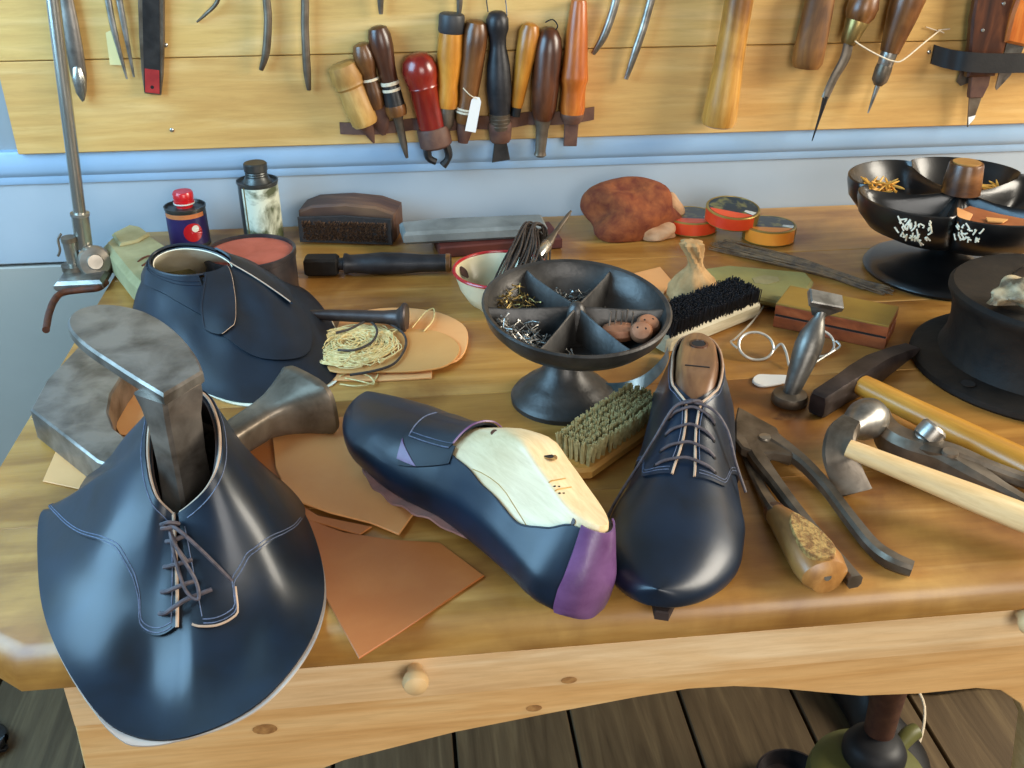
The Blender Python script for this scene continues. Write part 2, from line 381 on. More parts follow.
for lx, ly in ((-.285, 1.33), (.93, 1.33), (.93, .58)):
    MB().box(lx, lx+.055, ly, ly+.055, 0, .686, .003).build('leg', M['apron'], bench, True)
for px, py, rx, yy in ((265, 729, .0075, .5533), (534, 708, .005, .5533), (569, 680, .005, .5503)):
    p = W(px, py, yy)
    MB().lathe([(0, .0004), (rx, .0004), (rx*.7, 0), (0, 0)], 14, Matrix.Translation(p) @ Matrix.Diagonal((1.25, 1, .7, 1)) @ Matrix.Rotation(pi/2, 4, 'X')).build('knot', M['knot_dark'], bench, True)
for px, py in ((415, 668), (1021, 611)):
    p = W(px, py, .5505); kb = MB()
    kb.lathe([(.0055, 0), (.006, -.006), (.0088, -.010), (.0100, -.0145), (.0085, -.019), (.0045, -.0212), (0, -.0216)], 20, Matrix.Translation(p) @ Matrix.Rotation(-pi/2, 4, 'X'))
    for i, q in enumerate(kb.v): kb.v[i] = (q[0], 2*p.y-q[1], q[2]) if q[1] > p.y else q
    kb.build('peg', M['knot'], bench, True)
# ------------------------------------------------------------------ tool board
BY = 1.38
board = thing('tool_board', 'wide pine tool board mounted on the wall above the bench', 'board', (-.505, 1.4, .841))
for z0, z1, mm in ((.841, .9605, 'tool_board'), (.9615, 1.081, 'tool_board_pale'), (1.082, 1.20, 'tool_board')):
    MB().box(-.505, 1.9, BY, 1.398, z0, z1, .0012).build('plank', M[mm], board, True)
for px, py in ((172, 130), (166, 45), (929, 52)):
    p = W(px, py, BY)
    MB().lathe([(.003, .001), (.0028, -.001), (.001, -.0018), (0, -.0018)], 10, Matrix.Translation(p) @ Matrix.Rotation(-pi/2, 4, 'X')).build('screw', M['nickel'], board, True)
def strap(p0, p1, wdt, name='strap', mat='strap', bul=.0):
    a = W(*p0, BY-.001); b = W(*p1, BY-.001); pts = [a.lerp(b, i/8) + V((0, -bul*math.sin(pi*i/8), 0)) for i in range(9)]
    m_ = MB(); rings = []
    for p in pts: rings.append([p+V((0, 0, wdt/2)), p+V((0, -.002, wdt/2)), p+V((0, -.002, -wdt/2)), p+V((0, 0, -wdt/2))])
    m_.loft(rings); m_.build(name, M[mat], board, True)
strap((340, 128), (412, 124), .016, bul=.012); strap((412, 124), (470, 122), .016, bul=.012); strap((470, 122), (528, 118), .018, bul=.012); strap((528, 118), (594, 113), .018, bul=.012)

YH = BY - .014
def hang(name, label, cat, top, bot, parts, yoff=None, roll=0, group=None, yb=None):
    """a tool hanging on the board: parts = (name, material, [(t, radius px)], flat) along the top-bottom axis"""
    y = yoff if yoff is not None else YH
    p0, p1 = W(*top, y), W(*bot, yb if yb is not None else y)
    L = (p1-p0).length; s = px_size((p0+p1)/2)
    t = thing(name, label, cat, frame(p0, p1, (0, -1, 0)), group)
    for pt in parts:
        nm, mt, pr = pt[:3]; fl = pt[3] if len(pt) > 3 else 1.0
        prof = [(r*s, q*L) for q, r in pr]
        prof = [(0, prof[0][1])] + prof + [(0, prof[-1][1])]
        MB().lathe(prof, 20, axis='X', sy=fl).build(nm, M[mt], t)
    t['_L'] = L; t['_s'] = s
    return t
hang('awl', 'awl with a pale knobbed wooden handle, leftmost in the row of handles', 'awl', (341, 63), (374, 143), [
    ('handle', 'h_cork', [(0, 11), (.03, 15), (.2, 16.5), (.24, 15), (.27, 15.5), (.3, 13.5), (.34, 14), (.55, 14.5), (.72, 14), (.76, 12)]),
    ('blade', 'strap', [(.74, 9), (.86, 5.5), (1.0, 1)], .5)])
t8 = hang('awl', 'slim brown awl handle with a bit of green tape near the top', 'awl', (361, 43), (384, 135), [
    ('handle', 'h_brown', [(0, 5), (.02, 8.5), (.1, 11), (.2, 11), (.32, 8), (.38, 7.5), (.5, 8.5), (.62, 8.5), (.7, 7)]),
    ('binding', 'string', [(.37, 8), (.375, 8.8), (.395, 8.8), (.4, 8)]),
    ('sheath', 'strap', [(.68, 9), (.85, 9), (.96, 5), (1, 2)], .5)])
s8, L8 = t8['_s'], t8['_L']
MB().box(.10*L8, .22*L8, .0105, .0165, -.003, .004, .001).build('green_tape', M['green_tape'], t8, label='bright green tape')
hang('small_awl', 'pale yellow wooden awl grip tucked between two brown awl handles', 'awl', (379, 90), (384, 118), [
    ('handle', 'h_cork', [(0, 4), (.1, 5), (.9, 4)]) ], yoff=BY-.006)
hang('chisel', 'narrow chisel with a dark brown handle, string and black ferrule', 'chisel', (377, 26), (407, 158), [
    ('handle', 'h_dark', [(0, 5), (.015, 9), (.07, 11.5), (.16, 11.5), (.3, 9), (.42, 8.5)]),
    ('binding', 'string', [(.40, 8.5), (.405, 9.5), (.425, 9.5), (.43, 8.5)]),
    ('binding', 'string', [(.45, 8.5), (.455, 9.5), (.472, 9.5), (.477, 8.5)]),
    ('ferrule', 'iron', [(.43, 8.6), (.5, 9.5), (.58, 10)]),
    ('collar', 'h_brown', [(.58, 10.5), (.62, 11), (.66, 10)]),
    ('blade', 'steel_dark', [(.65, 6), (.72, 4.5), (.9, 3.5), (1, 1.5)], .6)])
t11 = hang('punch', 'big red lacquered punch handle with a round ball top', 'punch', (416, 53), (441, 166), [
    ('handle', 'h_red', [(0, 6), (.015, 11), (.06, 15.5), (.13, 17.8), (.2, 17.2), (.27, 14.8), (.285, 15.4), (.30, 14.4), (.5, 14), (.68, 13.5)]),
    ('collar', 'strap', [(.64, 15.5), (.66, 16.5), (.8, 16.5), (.82, 14)])])
s11, L11 = t11['_s'], t11['_L']
for sg in (-1, 1):
    MB().tube([(.78*L11, sg*9*s11, 0), (.9*L11, sg*10.5*s11, 0), (.955*L11, sg*(8 if sg > 0 else 4)*s11, 0), (1.0*L11, sg*2*s11, 0)][:4 if sg > 0 else 3], [4.5*s11, 4*s11, 3.5*s11, 4.5*s11][:4 if sg > 0 else 3], 8, 4).build('prong', M['iron'], t11)
hang('file', 'file with a yellow wooden handle and black cap beside the red punch', 'file', (452, 13), (446, 128), [
    ('cap', 'cap', [(0, 10), (.01, 12), (.03, 12.8), (.15, 12.8), (.165, 12)]),
    ('handle', 'h_amber', [(.16, 12), (.35, 12.8), (.5, 11.5), (.62, 10.2), (.75, 11.2), (.81, 10.5)]),
    ('ferrule', 'steel_dark', [(.80, 8), (.83, 8.5), (.95, 8), (1, 6)])])
t13 = hang('awl', 'brown awl handle with a white paper tag hanging on a string', 'awl', (477, 20), (463, 143), [
    ('handle', 'h_brown', [(0, 6), (.02, 10), (.08, 12.5), (.2, 12.5), (.45, 11.2), (.62, 9.5), (.72, 10.5), (.80, 10.5), (.83, 9)]),
    ('binding', 'string', [(.70, 10.6), (.705, 11.4), (.715, 11.4), (.72, 10.6)]),
    ('binding', 'string', [(.725, 10.6), (.73, 11.4), (.74, 11.4), (.745, 10.6)]),
    ('shaft', 'strap', [(.82, 8.5), (.9, 8), (1, 5)], .6)])
p, q = W(477, 97, BY-.034), W(470, 133, BY-.03)
s = px_size(p)
MB().prism([(0, -2.5*s), (4*s, -5*s), (36*s, -5.5*s), (36*s, 5.5*s), (4*s, 5*s), (0, 2.5*s)], 0, .0008, 0, frame(p, q, (0, -1, 0))).build('paper_tag', M['white'], t13, True, label='white paper tag')
MB().tube([W(463, 88, BY-.03), W(470, 95, BY-.036), W(477, 99, BY-.0345)], .0007, 6, 4).build('string', M['string'], t13, True)
t14 = hang('chisel', 'black iron handled chisel with ball top and broad flared blade', 'chisel', (497, 11), (501, 162), [
    ('handle', 'h_black', [(0, 5), (.01, 8), (.05, 11), (.11, 11), (.16, 8.5), (.2, 8.2), (.23, 8.4), (.34, 11.5), (.5, 12.8), (.6, 11.5), (.68, 10)]),
    ('ferrule', 'steel_dark', [(.66, 10), (.665, 11), (.69, 10.4), (.695, 11), (.715, 10.4), (.72, 11), (.74, 10.4), (.745, 11), (.77, 10)]),
    ('sheath', 'strap', [(.72, 11.5), (.74, 12.5), (.84, 11), (.86, 9)], .8)])
s, L = t14['_s'], t14['_L']
MB().prism([(.84*L, -6*s), (L, -9.5*s), (L*.985, 9.5*s), (.84*L, 6*s)], -.003, .002, .001).build('blade', M['iron'], t14)
MB().tube([W(488, 12, YH), W(487, -6, YH), W(497, -18, YH), W(505, -2, YH), W(507, 16, YH-.004)], .0009, 6, 5).build('wire_loop', M['iron'], t14, True)
hang('awl', 'slim yellow brown awl handle leaning right of the black iron chisel', 'awl', (531, 23), (515, 116), [
    ('handle', 'h_amber', [(0, 4), (.02, 8), (.1, 10.5), (.3, 10), (.6, 8), (.85, 6.5), (.9, 5.5)]), ('shaft', 'iron', [(.88, 5.5), (1, 5)])])
t16 = hang('gouge', 'dark brown carved handle gouge with a wire loop on top', 'gouge', (550, 27), (540, 157), [
    ('handle', 'h_dark', [(0, 4), (.02, 8), (.08, 12), (.18, 14), (.36, 13.5), (.42, 14), (.6, 13), (.68, 10.5), (.7, 9)]),
    ('shaft', 'steel_dark', [(.69, 9), (.78, 6.5), (.95, 5.5), (.985, 6.5), (1, 4)], .7)])
s = t16['_s']
MB().tube([(-4*s, -5*s, 0), (-7*s, 2*s, 0), (-2*s, 7*s, 2*s), (2*s, 5*s, 4*s)], .0009, 6, 4).build('wire_loop', M['iron'], t16)
t17 = hang('scraper', 'tall orange wooden handle scraper at the right end of the handle row', 'scraper', (579, 0), (570, 146), [
    ('handle', 'h_orange', [(0, 7), (.02, 8), (.2, 10.5), (.4, 12.5), (.5, 14), (.53, 14.2), (.56, 12.8), (.62, 12.2), (.72, 13), (.765, 12)]),
    ('collar', 'strap', [(.76, 12), (.78, 12.5), (.83, 9)])])
s, L = t17['_s'], t17['_L']
MB().prism([(.8*L, -7.5*s), (L, -6.8*s), (L, 6.8*s), (.8*L, 7.5*s)], -.0025, .0025, .001).build('blade', M['strap'], t17)
# tools along the top edge, left to right
t1 = hang('spoon_tool', 'long rusty spoon shaped tool with a silvery tip behind the metal rod', 'tool', (64, -14), (83, 101), [
    ('shaft', 'steel_rust', [(0, 6), (.3, 8), (.55, 8.5), (.75, 8), (.9, 5.5), (1, 1.5)], .5)], yoff=BY-.008)
s, L = t1['_s'], t1['_L']
MB().lathe([(0, .66*L), (4.5*s, .7*L), (6.5*s, .8*L), (5*s, .92*L), (0, 1.005*L)], 14, Matrix.Translation((0, 0, .0035)), 'X', .45).build('tip', M['nickel'], t1, label='silvery polished tip')
t2 = thing('divider', 'pair of thin steel dividers with a pale yellow tag', 'dividers', frame(W(106, -10, BY-.008), W(128, 78, BY-.006), (0, -1, 0)))
MB().tube([W(106, -12, BY-.008), W(114, 30, BY-.008), W(127, 79, BY-.006)], [.0045, .004, .0012], 8, 4, .7, (0, -1, 0)).build('leg', M['steel_bright'], t2, True)
MB().tube([W(117, -12, BY-.009), W(123, 20, BY-.009), W(134, 77, BY-.006)], [.0045, .004, .0012], 8, 4, .7, (0, -1, 0)).build('leg', M['steel_bright'], t2, True)
MB().tube([W(102, -11, BY-.0085), W(122, -11, BY-.0085)], .006, 10, 0).build('hinge', M['steel_bright'], t2, True)
fr = frame(W(112, 33, BY-.003), W(116, 64, BY-.003), (0, -1, 0)); s = px_size(W(112, 33, BY))
MB().prism([(0, -6*s), (31*s, -6*s), (31*s, 6*s), (0, 6*s), (-3*s, 0)], -.0004, .0004, 0, Matrix(fr)).build('paper_tag', M['tag_yellow'], t2, True, label='pale yellow paper tag')
t3 = thing('file', 'flat dark steel file with a red painted tip and hanging hole', 'file', frame(W(151, -20, BY-.006), W(153, 94, BY-.005), (0, -1, 0)))
L = (W(153, 94, BY-.005)-W(151, -20, BY-.006)).length; s = px_size(W(152, 40, BY))
o3 = [(0, -12.5*s), (.5*L, -12*s), (.8*L, -10.5*s), (L, -8*s), (L, 8*s), (.8*L, 10.5*s), (.5*L, 12*s), (0, 12.5*s)]
MB().prism(o3, -.0045, .003, .0012).build('blade', M['steel_dark'], t3)
MB().box(.0, .985*L, -8.0*s, 8.0*s, .0028, .0036).build('face', M['iron'], t3)
rt_ = MB().box(.77*L, .985*L, -7*s, 7*s, .003, .0043, .0003).build('red_tip', M['red_paint'], t3, label='red painted tip')
MB().lathe([(0, .0040), (1.8*s, .0042), (1.8*s, .0047), (0, .0047)], 10, Matrix.Translation((.93*L, 0, 0))).build('hole', M['dark'], rt_)
mb = MB().tube([W(222, -18, BY-.012), W(217, 2, BY-.012), W(206, 14, BY-.008), W(197, 22, BY-.002)], [.0028, .0028, .0022, .0012], 8, 5)
solo('hook', mb, M['steel_dark'], 'small curved dark iron hook at the top edge, right of the red tipped file', 'hook')
def plier_pair(label, tips, tops, mat, rad, mid=None):
    t = thing('pliers', label, 'pliers', frame(W(*tops, BY-.012), W(*tips[0], BY-.012), (0, -1, 0)))
    piv = W(*tops, BY-.012)
    for i, tp in enumerate(tips):
        pts = [piv] + [W(*m, BY-.012) for m in mid[i]] + [W(*tp, BY-.009)]
        MB().tube(pts, [rad*1.25]+[rad*1.1]*(len(pts)-2)+[rad*.6], 10, 6, .8, (0, -1, 0)).build('handle', M[mat], t, True)
    MB().lathe([(0, -.006), (.011, -.006), (.012, 0), (.011, .006), (0, .006)], 16, Matrix.Translation(piv) @ Matrix.Rotation(pi/2, 4, 'X')).build('pivot', M[mat], t, True)
    return t
plier_pair('hanging pliers with thin dark brown handles, above the pale awl', [(261, 70), (309, 90)], (283, -70), 'steel_dark', .0047, [[(267, -20), (268, 20), (266, 52)], [(303, -20), (305, 30), (307, 70)]])
plier_pair('hanging pliers showing only two short dark tips above the yellow handled file', [(381, 14), (459, 14)], (420, -80), 'steel', .0045, [[(388, -40), (381, -8)], [(450, -40), (459, -8)]])
plier_pair('hanging pliers with bright curved steel handles right of the orange scraper', [(593, 54), (626, 79)], (628, -60), 'steel_bright', .0050, [[(620, -20), (614, 8), (604, 36)], [(652, -20), (647, 15), (636, 50)]])
hang('hammer', 'hanging hammer with a golden wooden handle, its head out of sight', 'hammer', (741, -12), (718, 126), [
    ('handle', 'h_hammer', [(0, 14), (.3, 14), (.55, 15), (.8, 17), (.95, 18), (.99, 16.5), (1, 14)])], yoff=BY-.03)
MB().box(0, .1, -.02, .02, -.02, .02)
hm = bpy.data.objects['hammer']
MB().prism([(-.035, -.05), (.0, -.055), (.0, .05), (-.035, .045)], -.014, .014, .004).build('head', M['steel_dark'], hm)
hang('stick', 'short rough brown wooden stick with a broken lower end', 'stick', (823, -14), (806, 68), [
    ('shaft', 'h_stick', [(0, 14), (.3, 15), (.7, 16), (.93, 16), (1, 13)], .8)], yoff=BY-.02)
t21 = hang('awl', 'awl with a long bent dark blade and brass ferrule', 'awl', (872, -16), (848, 44), [
    ('handle', 'h_brown', [(0, 10), (.2, 13), (.35, 15.5), (.5, 15), (.6, 12)]), ('ferrule', 'brass', [(.58, 11.5), (.62, 12), (.95, 8.5), (1, 7)])], yoff=BY-.022)
MB().tube([W(849, 40, BY-.022), W(845, 58, BY-.022), (W(834, 78, BY-.022)), W(825, 98, BY-.022)], [.007, .0075, .0065, .0058], 10, 5, .6, (0, -1, 0)).build('blade', M['steel_dark'], t21, True)
MB().tube([W(826, 96, BY-.022), W(820, 116, BY-.02), W(812, 141, BY-.018)], [.0045, .0022, .0007], 8, 4).build('point', M['iron'], t21, True)
t22 = hang('awl', 'straight awl with a brown handle, octagonal steel shank and needle point', 'awl', (914, -18), (868, 113), [
    ('handle', 'h_brown', [(0, 16), (.1, 17), (.25, 15), (.45, 11), (.52, 9.5)]),
    ('ferrule', 'steel_bright', [(.5, 8), (.52, 8.5), (.64, 7.5), (.66, 6)]),
    ('shank', 'steel_dark', [(.62, 8), (.66, 8.5), (.74, 8), (.78, 4)]),
    ('point', 'steel_bright', [(.76, 3), (.8, 2.6), (1, .8)])], yoff=BY-.022)
mb = MB().tube([W(851, 38, BY-.032), W(862, 46, BY-.034), W(880, 56, BY-.036), W(893, 61, BY-.036), W(903, 60, BY-.036), W(925, 42, BY-.02), W(940, 30, BY-.004)], .0011, 6, 5)
mb.tube([W(938, 31, BY-.003), W(926, 27, BY-.003)], .0009, 6); mb.tube([W(938, 30, BY-.004), W(944, 33, BY-.003)], .0009, 6); mb.tube([W(938, 30, BY-.004), W(950, 29, BY-.003)], .0009, 6)
solo('string', mb, M['string'], 'pale string looped round two awls and pinned to the board', 'string')
# knives in a black strap at the upper right
kn = thing('strap', 'wide black leather strap holding knives at the top right corner', 'strap', W(932, 55, BY))
mb = MB(); pts = [W(932, 54, BY-.002), W(945, 58, BY-.012), (W(962, 61, BY-.034)), W(990, 63, BY-.042), W(1040, 62, BY-.042), W(1075, 58, BY-.002)]
rings = []
for i, p in enumerate(crom(pts, 5)):
    rings.append([p+V((0, 0, .013)), p+V((0, -.003, .013)), p+V((0, -.003, -.013)), p+V((0, 0, -.013))])
mb.loft(rings).build('band', M['strap_black'], kn, True)
k1 = thing('knife', 'knife with a wide dark brown riveted handle above the black strap', 'knife', frame(W(1000, -30, BY-.02), W(968, 127, BY-.02), (0, -1, 0)))
L = (W(1000, -30, BY-.02)-W(968, 127, BY-.02)).length; s = px_size(W(985, 40, BY-.02))
MB().prism([(0, -22*s), (.3*L, -21*s), (.5*L, -17*s), (.66*L, -14*s), (.66*L, 16*s), (.5*L, 20*s), (.3*L, 23*s), (0, 22*s)], -.007, .007, .003).build('handle', M['h_dark'], k1); kh1 = k1.children[0] if k1.children else bpy.data.objects[[o.name for o in sc.objects if o.parent == k1][0]]
MB().prism([(.62*L, -9*s), (.78*L, -7*s), (.80*L, -6*s), (.8*L, 8*s), (.72*L, 12*s), (.62*L, 12*s)], -.005, .004, .001).build('bolster', M['strap'], k1)
MB().prism([(.78*L, -6*s), (L, -1*s), (.95*L, 4*s), (.79*L, 8*s)], -.001, .0015).build('blade', M['steel_dark'], k1)
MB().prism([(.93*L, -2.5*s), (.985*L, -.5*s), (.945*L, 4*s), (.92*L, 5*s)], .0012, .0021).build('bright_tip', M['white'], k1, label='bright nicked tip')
for a, b in ((.12, -10), (.2, 8), (.36, -8)):
    MB().lathe([(0, .006), (2*s, .0065), (1.5*s, .008), (0, .0083)], 8, Matrix.Translation((a*L, b*s, 0))).build('rivet', M['nickel'], kh1)
k2 = thing('knife', 'knife with an orange brown handle and a broad bright blade', 'knife', frame(W(1034, -20, BY-.03), W(997, 90, BY-.02), (0, -1, 0)))
L = (W(1034, -20, BY-.03)-W(997, 90, BY-.02)).length
MB().prism([(0, -13*s), (.3*L, -14*s), (.55*L, -11*s), (.58*L, 12*s), (.3*L, 14*s), (0, 12*s)], -.006, .008, .004).build('handle', M['h_orange'], k2)
MB().prism([(.56*L, -7*s), (.98*L, -3*s), (L, -1*s), (.85*L, 9*s), (.58*L, 13*s)], -.001, .0015).build('blade', M['steel_bright'], k2)
k3 = thing('knife', 'short grey blade with a slanted tip poking out left under the black strap', 'knife', frame(W(985, 30, BY-.006), W(962, 84, BY-.006), (0, -1, 0)))
L = (W(985, 30, BY-.006)-W(962, 84, BY-.006)).length
MB().prism([(.3*L, -9*s), (.98*L, -7*s), (1.04*L, -1*s), (.72*L, 24*s), (.3*L, 26*s)], -.001, .0012).build('blade', M['steel_dark'], k3)
MB().box(-.02, .4*L, -.008, .008, -.004, .004, .002).build('handle', M['h_dark'], k3)
# ------------------------------------------------------------------ shoes on lasts
_prof = {
 'cone': [(0, 1), (.36, 1), (.44, .985), (.50, .90), (.66, .66), (.86, .42), (.98, .25), (.97, .1), (.84, .0), (.4, 0), (0, 0)],
 'inst': [(0, 1), (.16, .985), (.33, .92), (.5, .79), (.68, .62), (.86, .43), (.98, .26), (.97, .1), (.84, 0), (.4, 0), (0, 0)],
 'toe': [(0, 1), (.22, .985), (.43, .93), (.63, .83), (.81, .68), (.94, .49), (1, .3), (.95, .1), (.84, 0), (.4, 0), (0, 0)]}
_pf = {k: (spl(range(11), [p[0] for p in v]), spl(range(11), [p[1] for p in v])) for k, v in _prof.items()}
class Foot:
    def __init__(s, L=.30, side=1, wk=1.0):
        s.L = L; s.side = side; k = L/.30*wk
        s.w = spl([0, .1, .25, .4, .55, .68, .78, .88, 1], [x*k for x in (.030, .033, .034, .036, .043, .0490, .0488, .0455, .039)])
        s.h = spl([0, .08, .22, .31, .38, .46, .54, .64, .74, .84, .93, 1], [x*L/.30 for x in (.088, .090, .092, .091, .083, .072, .061, .052, .046, .041, .037, .034)])
        s.zb = spl([0, .25, .45, .6, .8, 1], [.002, .006, .006, .001, .003, .016])
        s.c = spl([0, .25, .5, .75, 1], [.0, .003, .003, -.001, -.007])
    def blend(s, u):
        a = min(max((u-.28)/.14, 0), 1); b = min(max((u-.5)/.25, 0), 1)
        return 1-a, a*(1-b), a*b
    def p2(s, u, t, sd):
        wc, wi, wt = s.blend(u)
        y = sum(w*_pf[n][0](t) for w, n in ((wc, 'cone'), (wi, 'inst'), (wt, 'toe')))
        z = sum(w*_pf[n][1](t) for w, n in ((wc, 'cone'), (wi, 'inst'), (wt, 'toe')))
        r = 1.0
        if u > .77: r = math.sqrt(max(0, 1-((u-.77)/.23)**2.2))
        elif u < .13: r = math.sqrt(max(0, 1-((.13-u)/.13)**2.4))
        wd = s.w(u)*r; zb = s.zb(u); h = s.h(u)
        if u > .76: h = zb+.016+(h-zb-.016)*r**.75
        if u > .76: zb = zb+.006*(1-r)
        return sd*y*wd, zb+(h-zb)*z
    def S(s, u, t, sd=1, off=0.0):
        y, z = s.p2(u, t, sd)
        if off:
            y1, z1 = s.p2(u, min(t+.15, 10), sd); y0, z0 = s.p2(u, max(t-.15, 0), sd)
            ty, tz = (y1-y0)*sd, z1-z0; l = math.hypot(ty, tz) or 1
            ny, nz = -tz/l, ty/l
            if t < .2: ny, nz = 0, 1
            if u < .06 or u > .9: ny *= min(1, abs(y)/.010)
            y += sd*ny*off; z += nz*off
        x = u*s.L
        if u < .2: x += .016*max(0, z/.1)**1.6*(1-u/.2) + .004*max(0, 1-z/.03)*(1-u/.2)
        if off and u > .9: x += off*((u-.9)/.1)
        if off and u < .06: x -= off*(1-u/.06)
        return V((x, y+s.c(u)*s.side, z))
    def us(s, a, b, n): 
        return [a+(b-a)*(.5-.5*math.cos(pi*i/n)) for i in range(n+1)]
    def shell(s, ua, ub, tt, off, th=.0014, n=48, m=20):
        mb = MB(); uc = ub
        for k in range(401):                      # from uc on the leather closes over the top
            u = ua+(ub-ua)*k/400
            if tt(u) <= 0: uc = u; break
        def ring(u, o, t0):
            ts = [t0+(10-t0)*k/m for k in range(m+1)]
            return [s.S(u, t, 1, o) for t in ts] + [s.S(u, t, -1, o) for t in reversed(ts[:-1])]
        rings = []
        for k in range(n+1):
            u = lerp(ua, uc, k/n) if uc < ub else lerp(ua, ub, k/n)
            if ua == 0: u = uc*(1-math.cos(pi/2*k/n))
            t0 = max(0, tt(u)); rings.append(ring(u, off, t0)+ring(u, off-th, t0)[::-1])
        mb.loft(rings)
        if uc < ub:
            mb.f = [f for f in mb.f if len(f) == 4 or f[0] < 2*(4*m+2)*1]
            mb.loft([ring(lerp(uc, ub, math.sin(pi/2*k/n)), off, 0) for k in range(n+1)], cap=False)
        return mb
    def solid(s, off=0, n=56, m=22, ua=.004, ub=.996):
        rings = []
        for u in s.us(ua, ub, n):
            ts = [10*k/m for k in range(m+1)]
            rings.append([s.S(u, t, 1, off) for t in ts] + [s.S(u, t, -1, off) for t in reversed(ts[1:-1])])
        return MB().loft(rings)
    def patch(s, fn, sd, off, th=.0012, n=24, m=16):
        """fn(a, b) -> (u, t), a,b in 0..1"""
        g = lambda o: [[s.S(*fn(i/n, j/m), sd, o) for j in range(m+1)] for i in range(n+1)]
        return sheet(g(off), g(off-th))
def sheet(top, bot):
    n, m = len(top), len(top[0]); mb = MB()
    vs = [p for r in top for p in r] + [p for r in bot for p in r]; N = n*m; fs = []
    for i in range(n-1):
        for j in range(m-1):
            a, b, c, d = i*m+j, i*m+j+1, (i+1)*m+j+1, (i+1)*m+j
            fs.append((a, b, c, d)); fs.append((a+N, d+N, c+N, b+N))
    for i in range(n-1):
        for j in (0, m-1): fs.append((i*m+j, (i+1)*m+j, (i+1)*m+j+N, i*m+j+N))
    for j in range(m-1):
        for i in (0, n-1): fs.append((i*m+j, i*m+j+1, i*m+j+1+N, i*m+j+N))
    return mb.add(vs, fs)
def foot_matrix(heel, toe, roll=0.0, lift=0.0):
    m = frame(heel, V((toe[0], toe[1], heel[2]))); m[2][3] += lift
    return m @ Matrix.Rotation(roll, 4, 'X')
def lerp(a, b, t): return a+(b-a)*t
def disc(c, n, r, h=.0006, seg=14):
    q = V(n).normalized().to_track_quat('Z', 'Y').to_matrix().to_4x4()
    return MB().lathe([(0, -h), (r, -h), (r, h*.4), (0, h*.4)], seg, Matrix.Translation(c) @ q)
def fnorm(f, u, t, sd): return (f.S(u, t, sd, .004)-f.S(u, t, sd, 0)).normalized()
# right shoe : laced derby
RH, RT = V((.270, .822, T)), V((.170, .526, T))
f = Foot((RT-RH).length, 1, 1.0); Lr = f.L
sh = thing('derby_shoe', 'laced dark blue derby shoe standing upright on an old wooden last', 'shoe', foot_matrix(RH, RT, 0, .001))
ls1 = f.solid(0).build('last', M['last_old'], sh, label='old brown wooden last')
tt = spl([0, .05, .15, .26, .33, .39, .42, 1], [3.3, 3.4, 3.7, 3.4, 2.6, 1.0, 0, 0])
f.shell(.335, 1.0, lambda u: max(0, tt(u)), .0022, .0018).build('vamp', M['navy_smooth'], sh)
tq = spl([0, .06, .16, .26, .34, .39, .43, .5, .62], [2.6, 2.9, 3.3, 3.1, 2.5, 1.5, .8, .6, .85])
uf = spl([.5, 2.2, 3.2, 3.9, 4.6, 5.6, 7, 10], [.645, .635, .62, .575, .525, .485, .46, .45])
def quarter(a, b):
    u = a*uf(lerp(.8, 9.9, b)); return u, lerp(tq(u), 9.9, b)
for sd in (1, -1):
    qo = f.patch(quarter, sd, .0040, .0022, 40, 26).build('quarter', M['navy_smooth'], sh)
    mb = MB(); pts = [f.S(*quarter(i/40, 0), sd, .0036) for i in range(41)]
    mb.tube(pts, .0011, 6).build('binding', M['edge'], qo)
    mb = MB()
    for d in (.012, .022):
        pts = [f.S(quarter(1, j/30)[0]-d, quarter(1, j/30)[1]+.0, sd, .0043) for j in range(1, 17)]; mb.tube(pts, .00035, 5)
        pts = [f.S(u, tq(u)+.35, sd, .0043) for u in [.03+.57*i/40 for i in range(41)]]; mb.tube(pts, .00035, 5)
    mb.build('stitching', M['thread'], qo)
rows = [.450, .500, .552, .602]
for r in rows:
    mb = MB().tube([f.S(r, 2.3, 1, .0045), f.S(r, 1.6, 1, .006), f.S(r-.004, .6, 1, .0062), f.S(r-.006, .0, 1, .0062), f.S(r-.004, .6, -1, .0062), f.S(r, 1.6, -1, .006), f.S(r, 2.3, -1, .0045)], .0013, 8, 5)
    mb.build('lace', M['lace'], sh)
    for sd in (1, -1): disc(f.S(r, 2.35, sd, .0042), fnorm(f, r, 2.35, sd), .0022).build('eyelet', M['dark'], sh)
mb = MB().tube([f.S(.435, 0, 1, .008), f.S(.445, 1.5, -1, .009), f.S(.49, 3.2, -1, .007), f.S(.55, 4.2, -1, .0065), f.S(.62, 5, -1, .005), f.S(.69, 5.6, -1, .004), f.S(.74, 6.4, -1, .004)], .0013, 8, 6)
mb.build('lace_end', M['lace'], sh)
mb = MB().tube([f.S(.435, 0, 1, .008), f.S(.445, 1.6, 1, .011), f.S(.46, 3.0, 1, .012), f.S(.51, 4.2, 1, .010), f.S(.56, 5.3, 1, .009)], .0013, 8, 6)
mb.build('lace_end', M['lace'], sh)
mb = MB().tube([f.S(.425, .9, 1, .006), f.S(.434, .3, 1, .0095), f.S(.44, .3, -1, .0095), f.S(.432, 1.3, -1, .0065), f.S(.425, .4, -1, .006), f.S(.43, .3, 1, .008)], .0014, 8, 5)
mb.build('knot', M['lace'], sh)
MB().lathe([(.0, .0), (.0085, 0), (.0085, .0012), (.0065, .0014), (.0062, .0005), (0, .0005)], 20, Matrix.Translation(f.S(.13, 0, 1, .0002))).build('ring', M['h_dark'], ls1)
disc(f.S(.13, 0, 1, .0012), (0, 0, 1), .006, .0004, 18).build('hole', M['dark'], ls1)
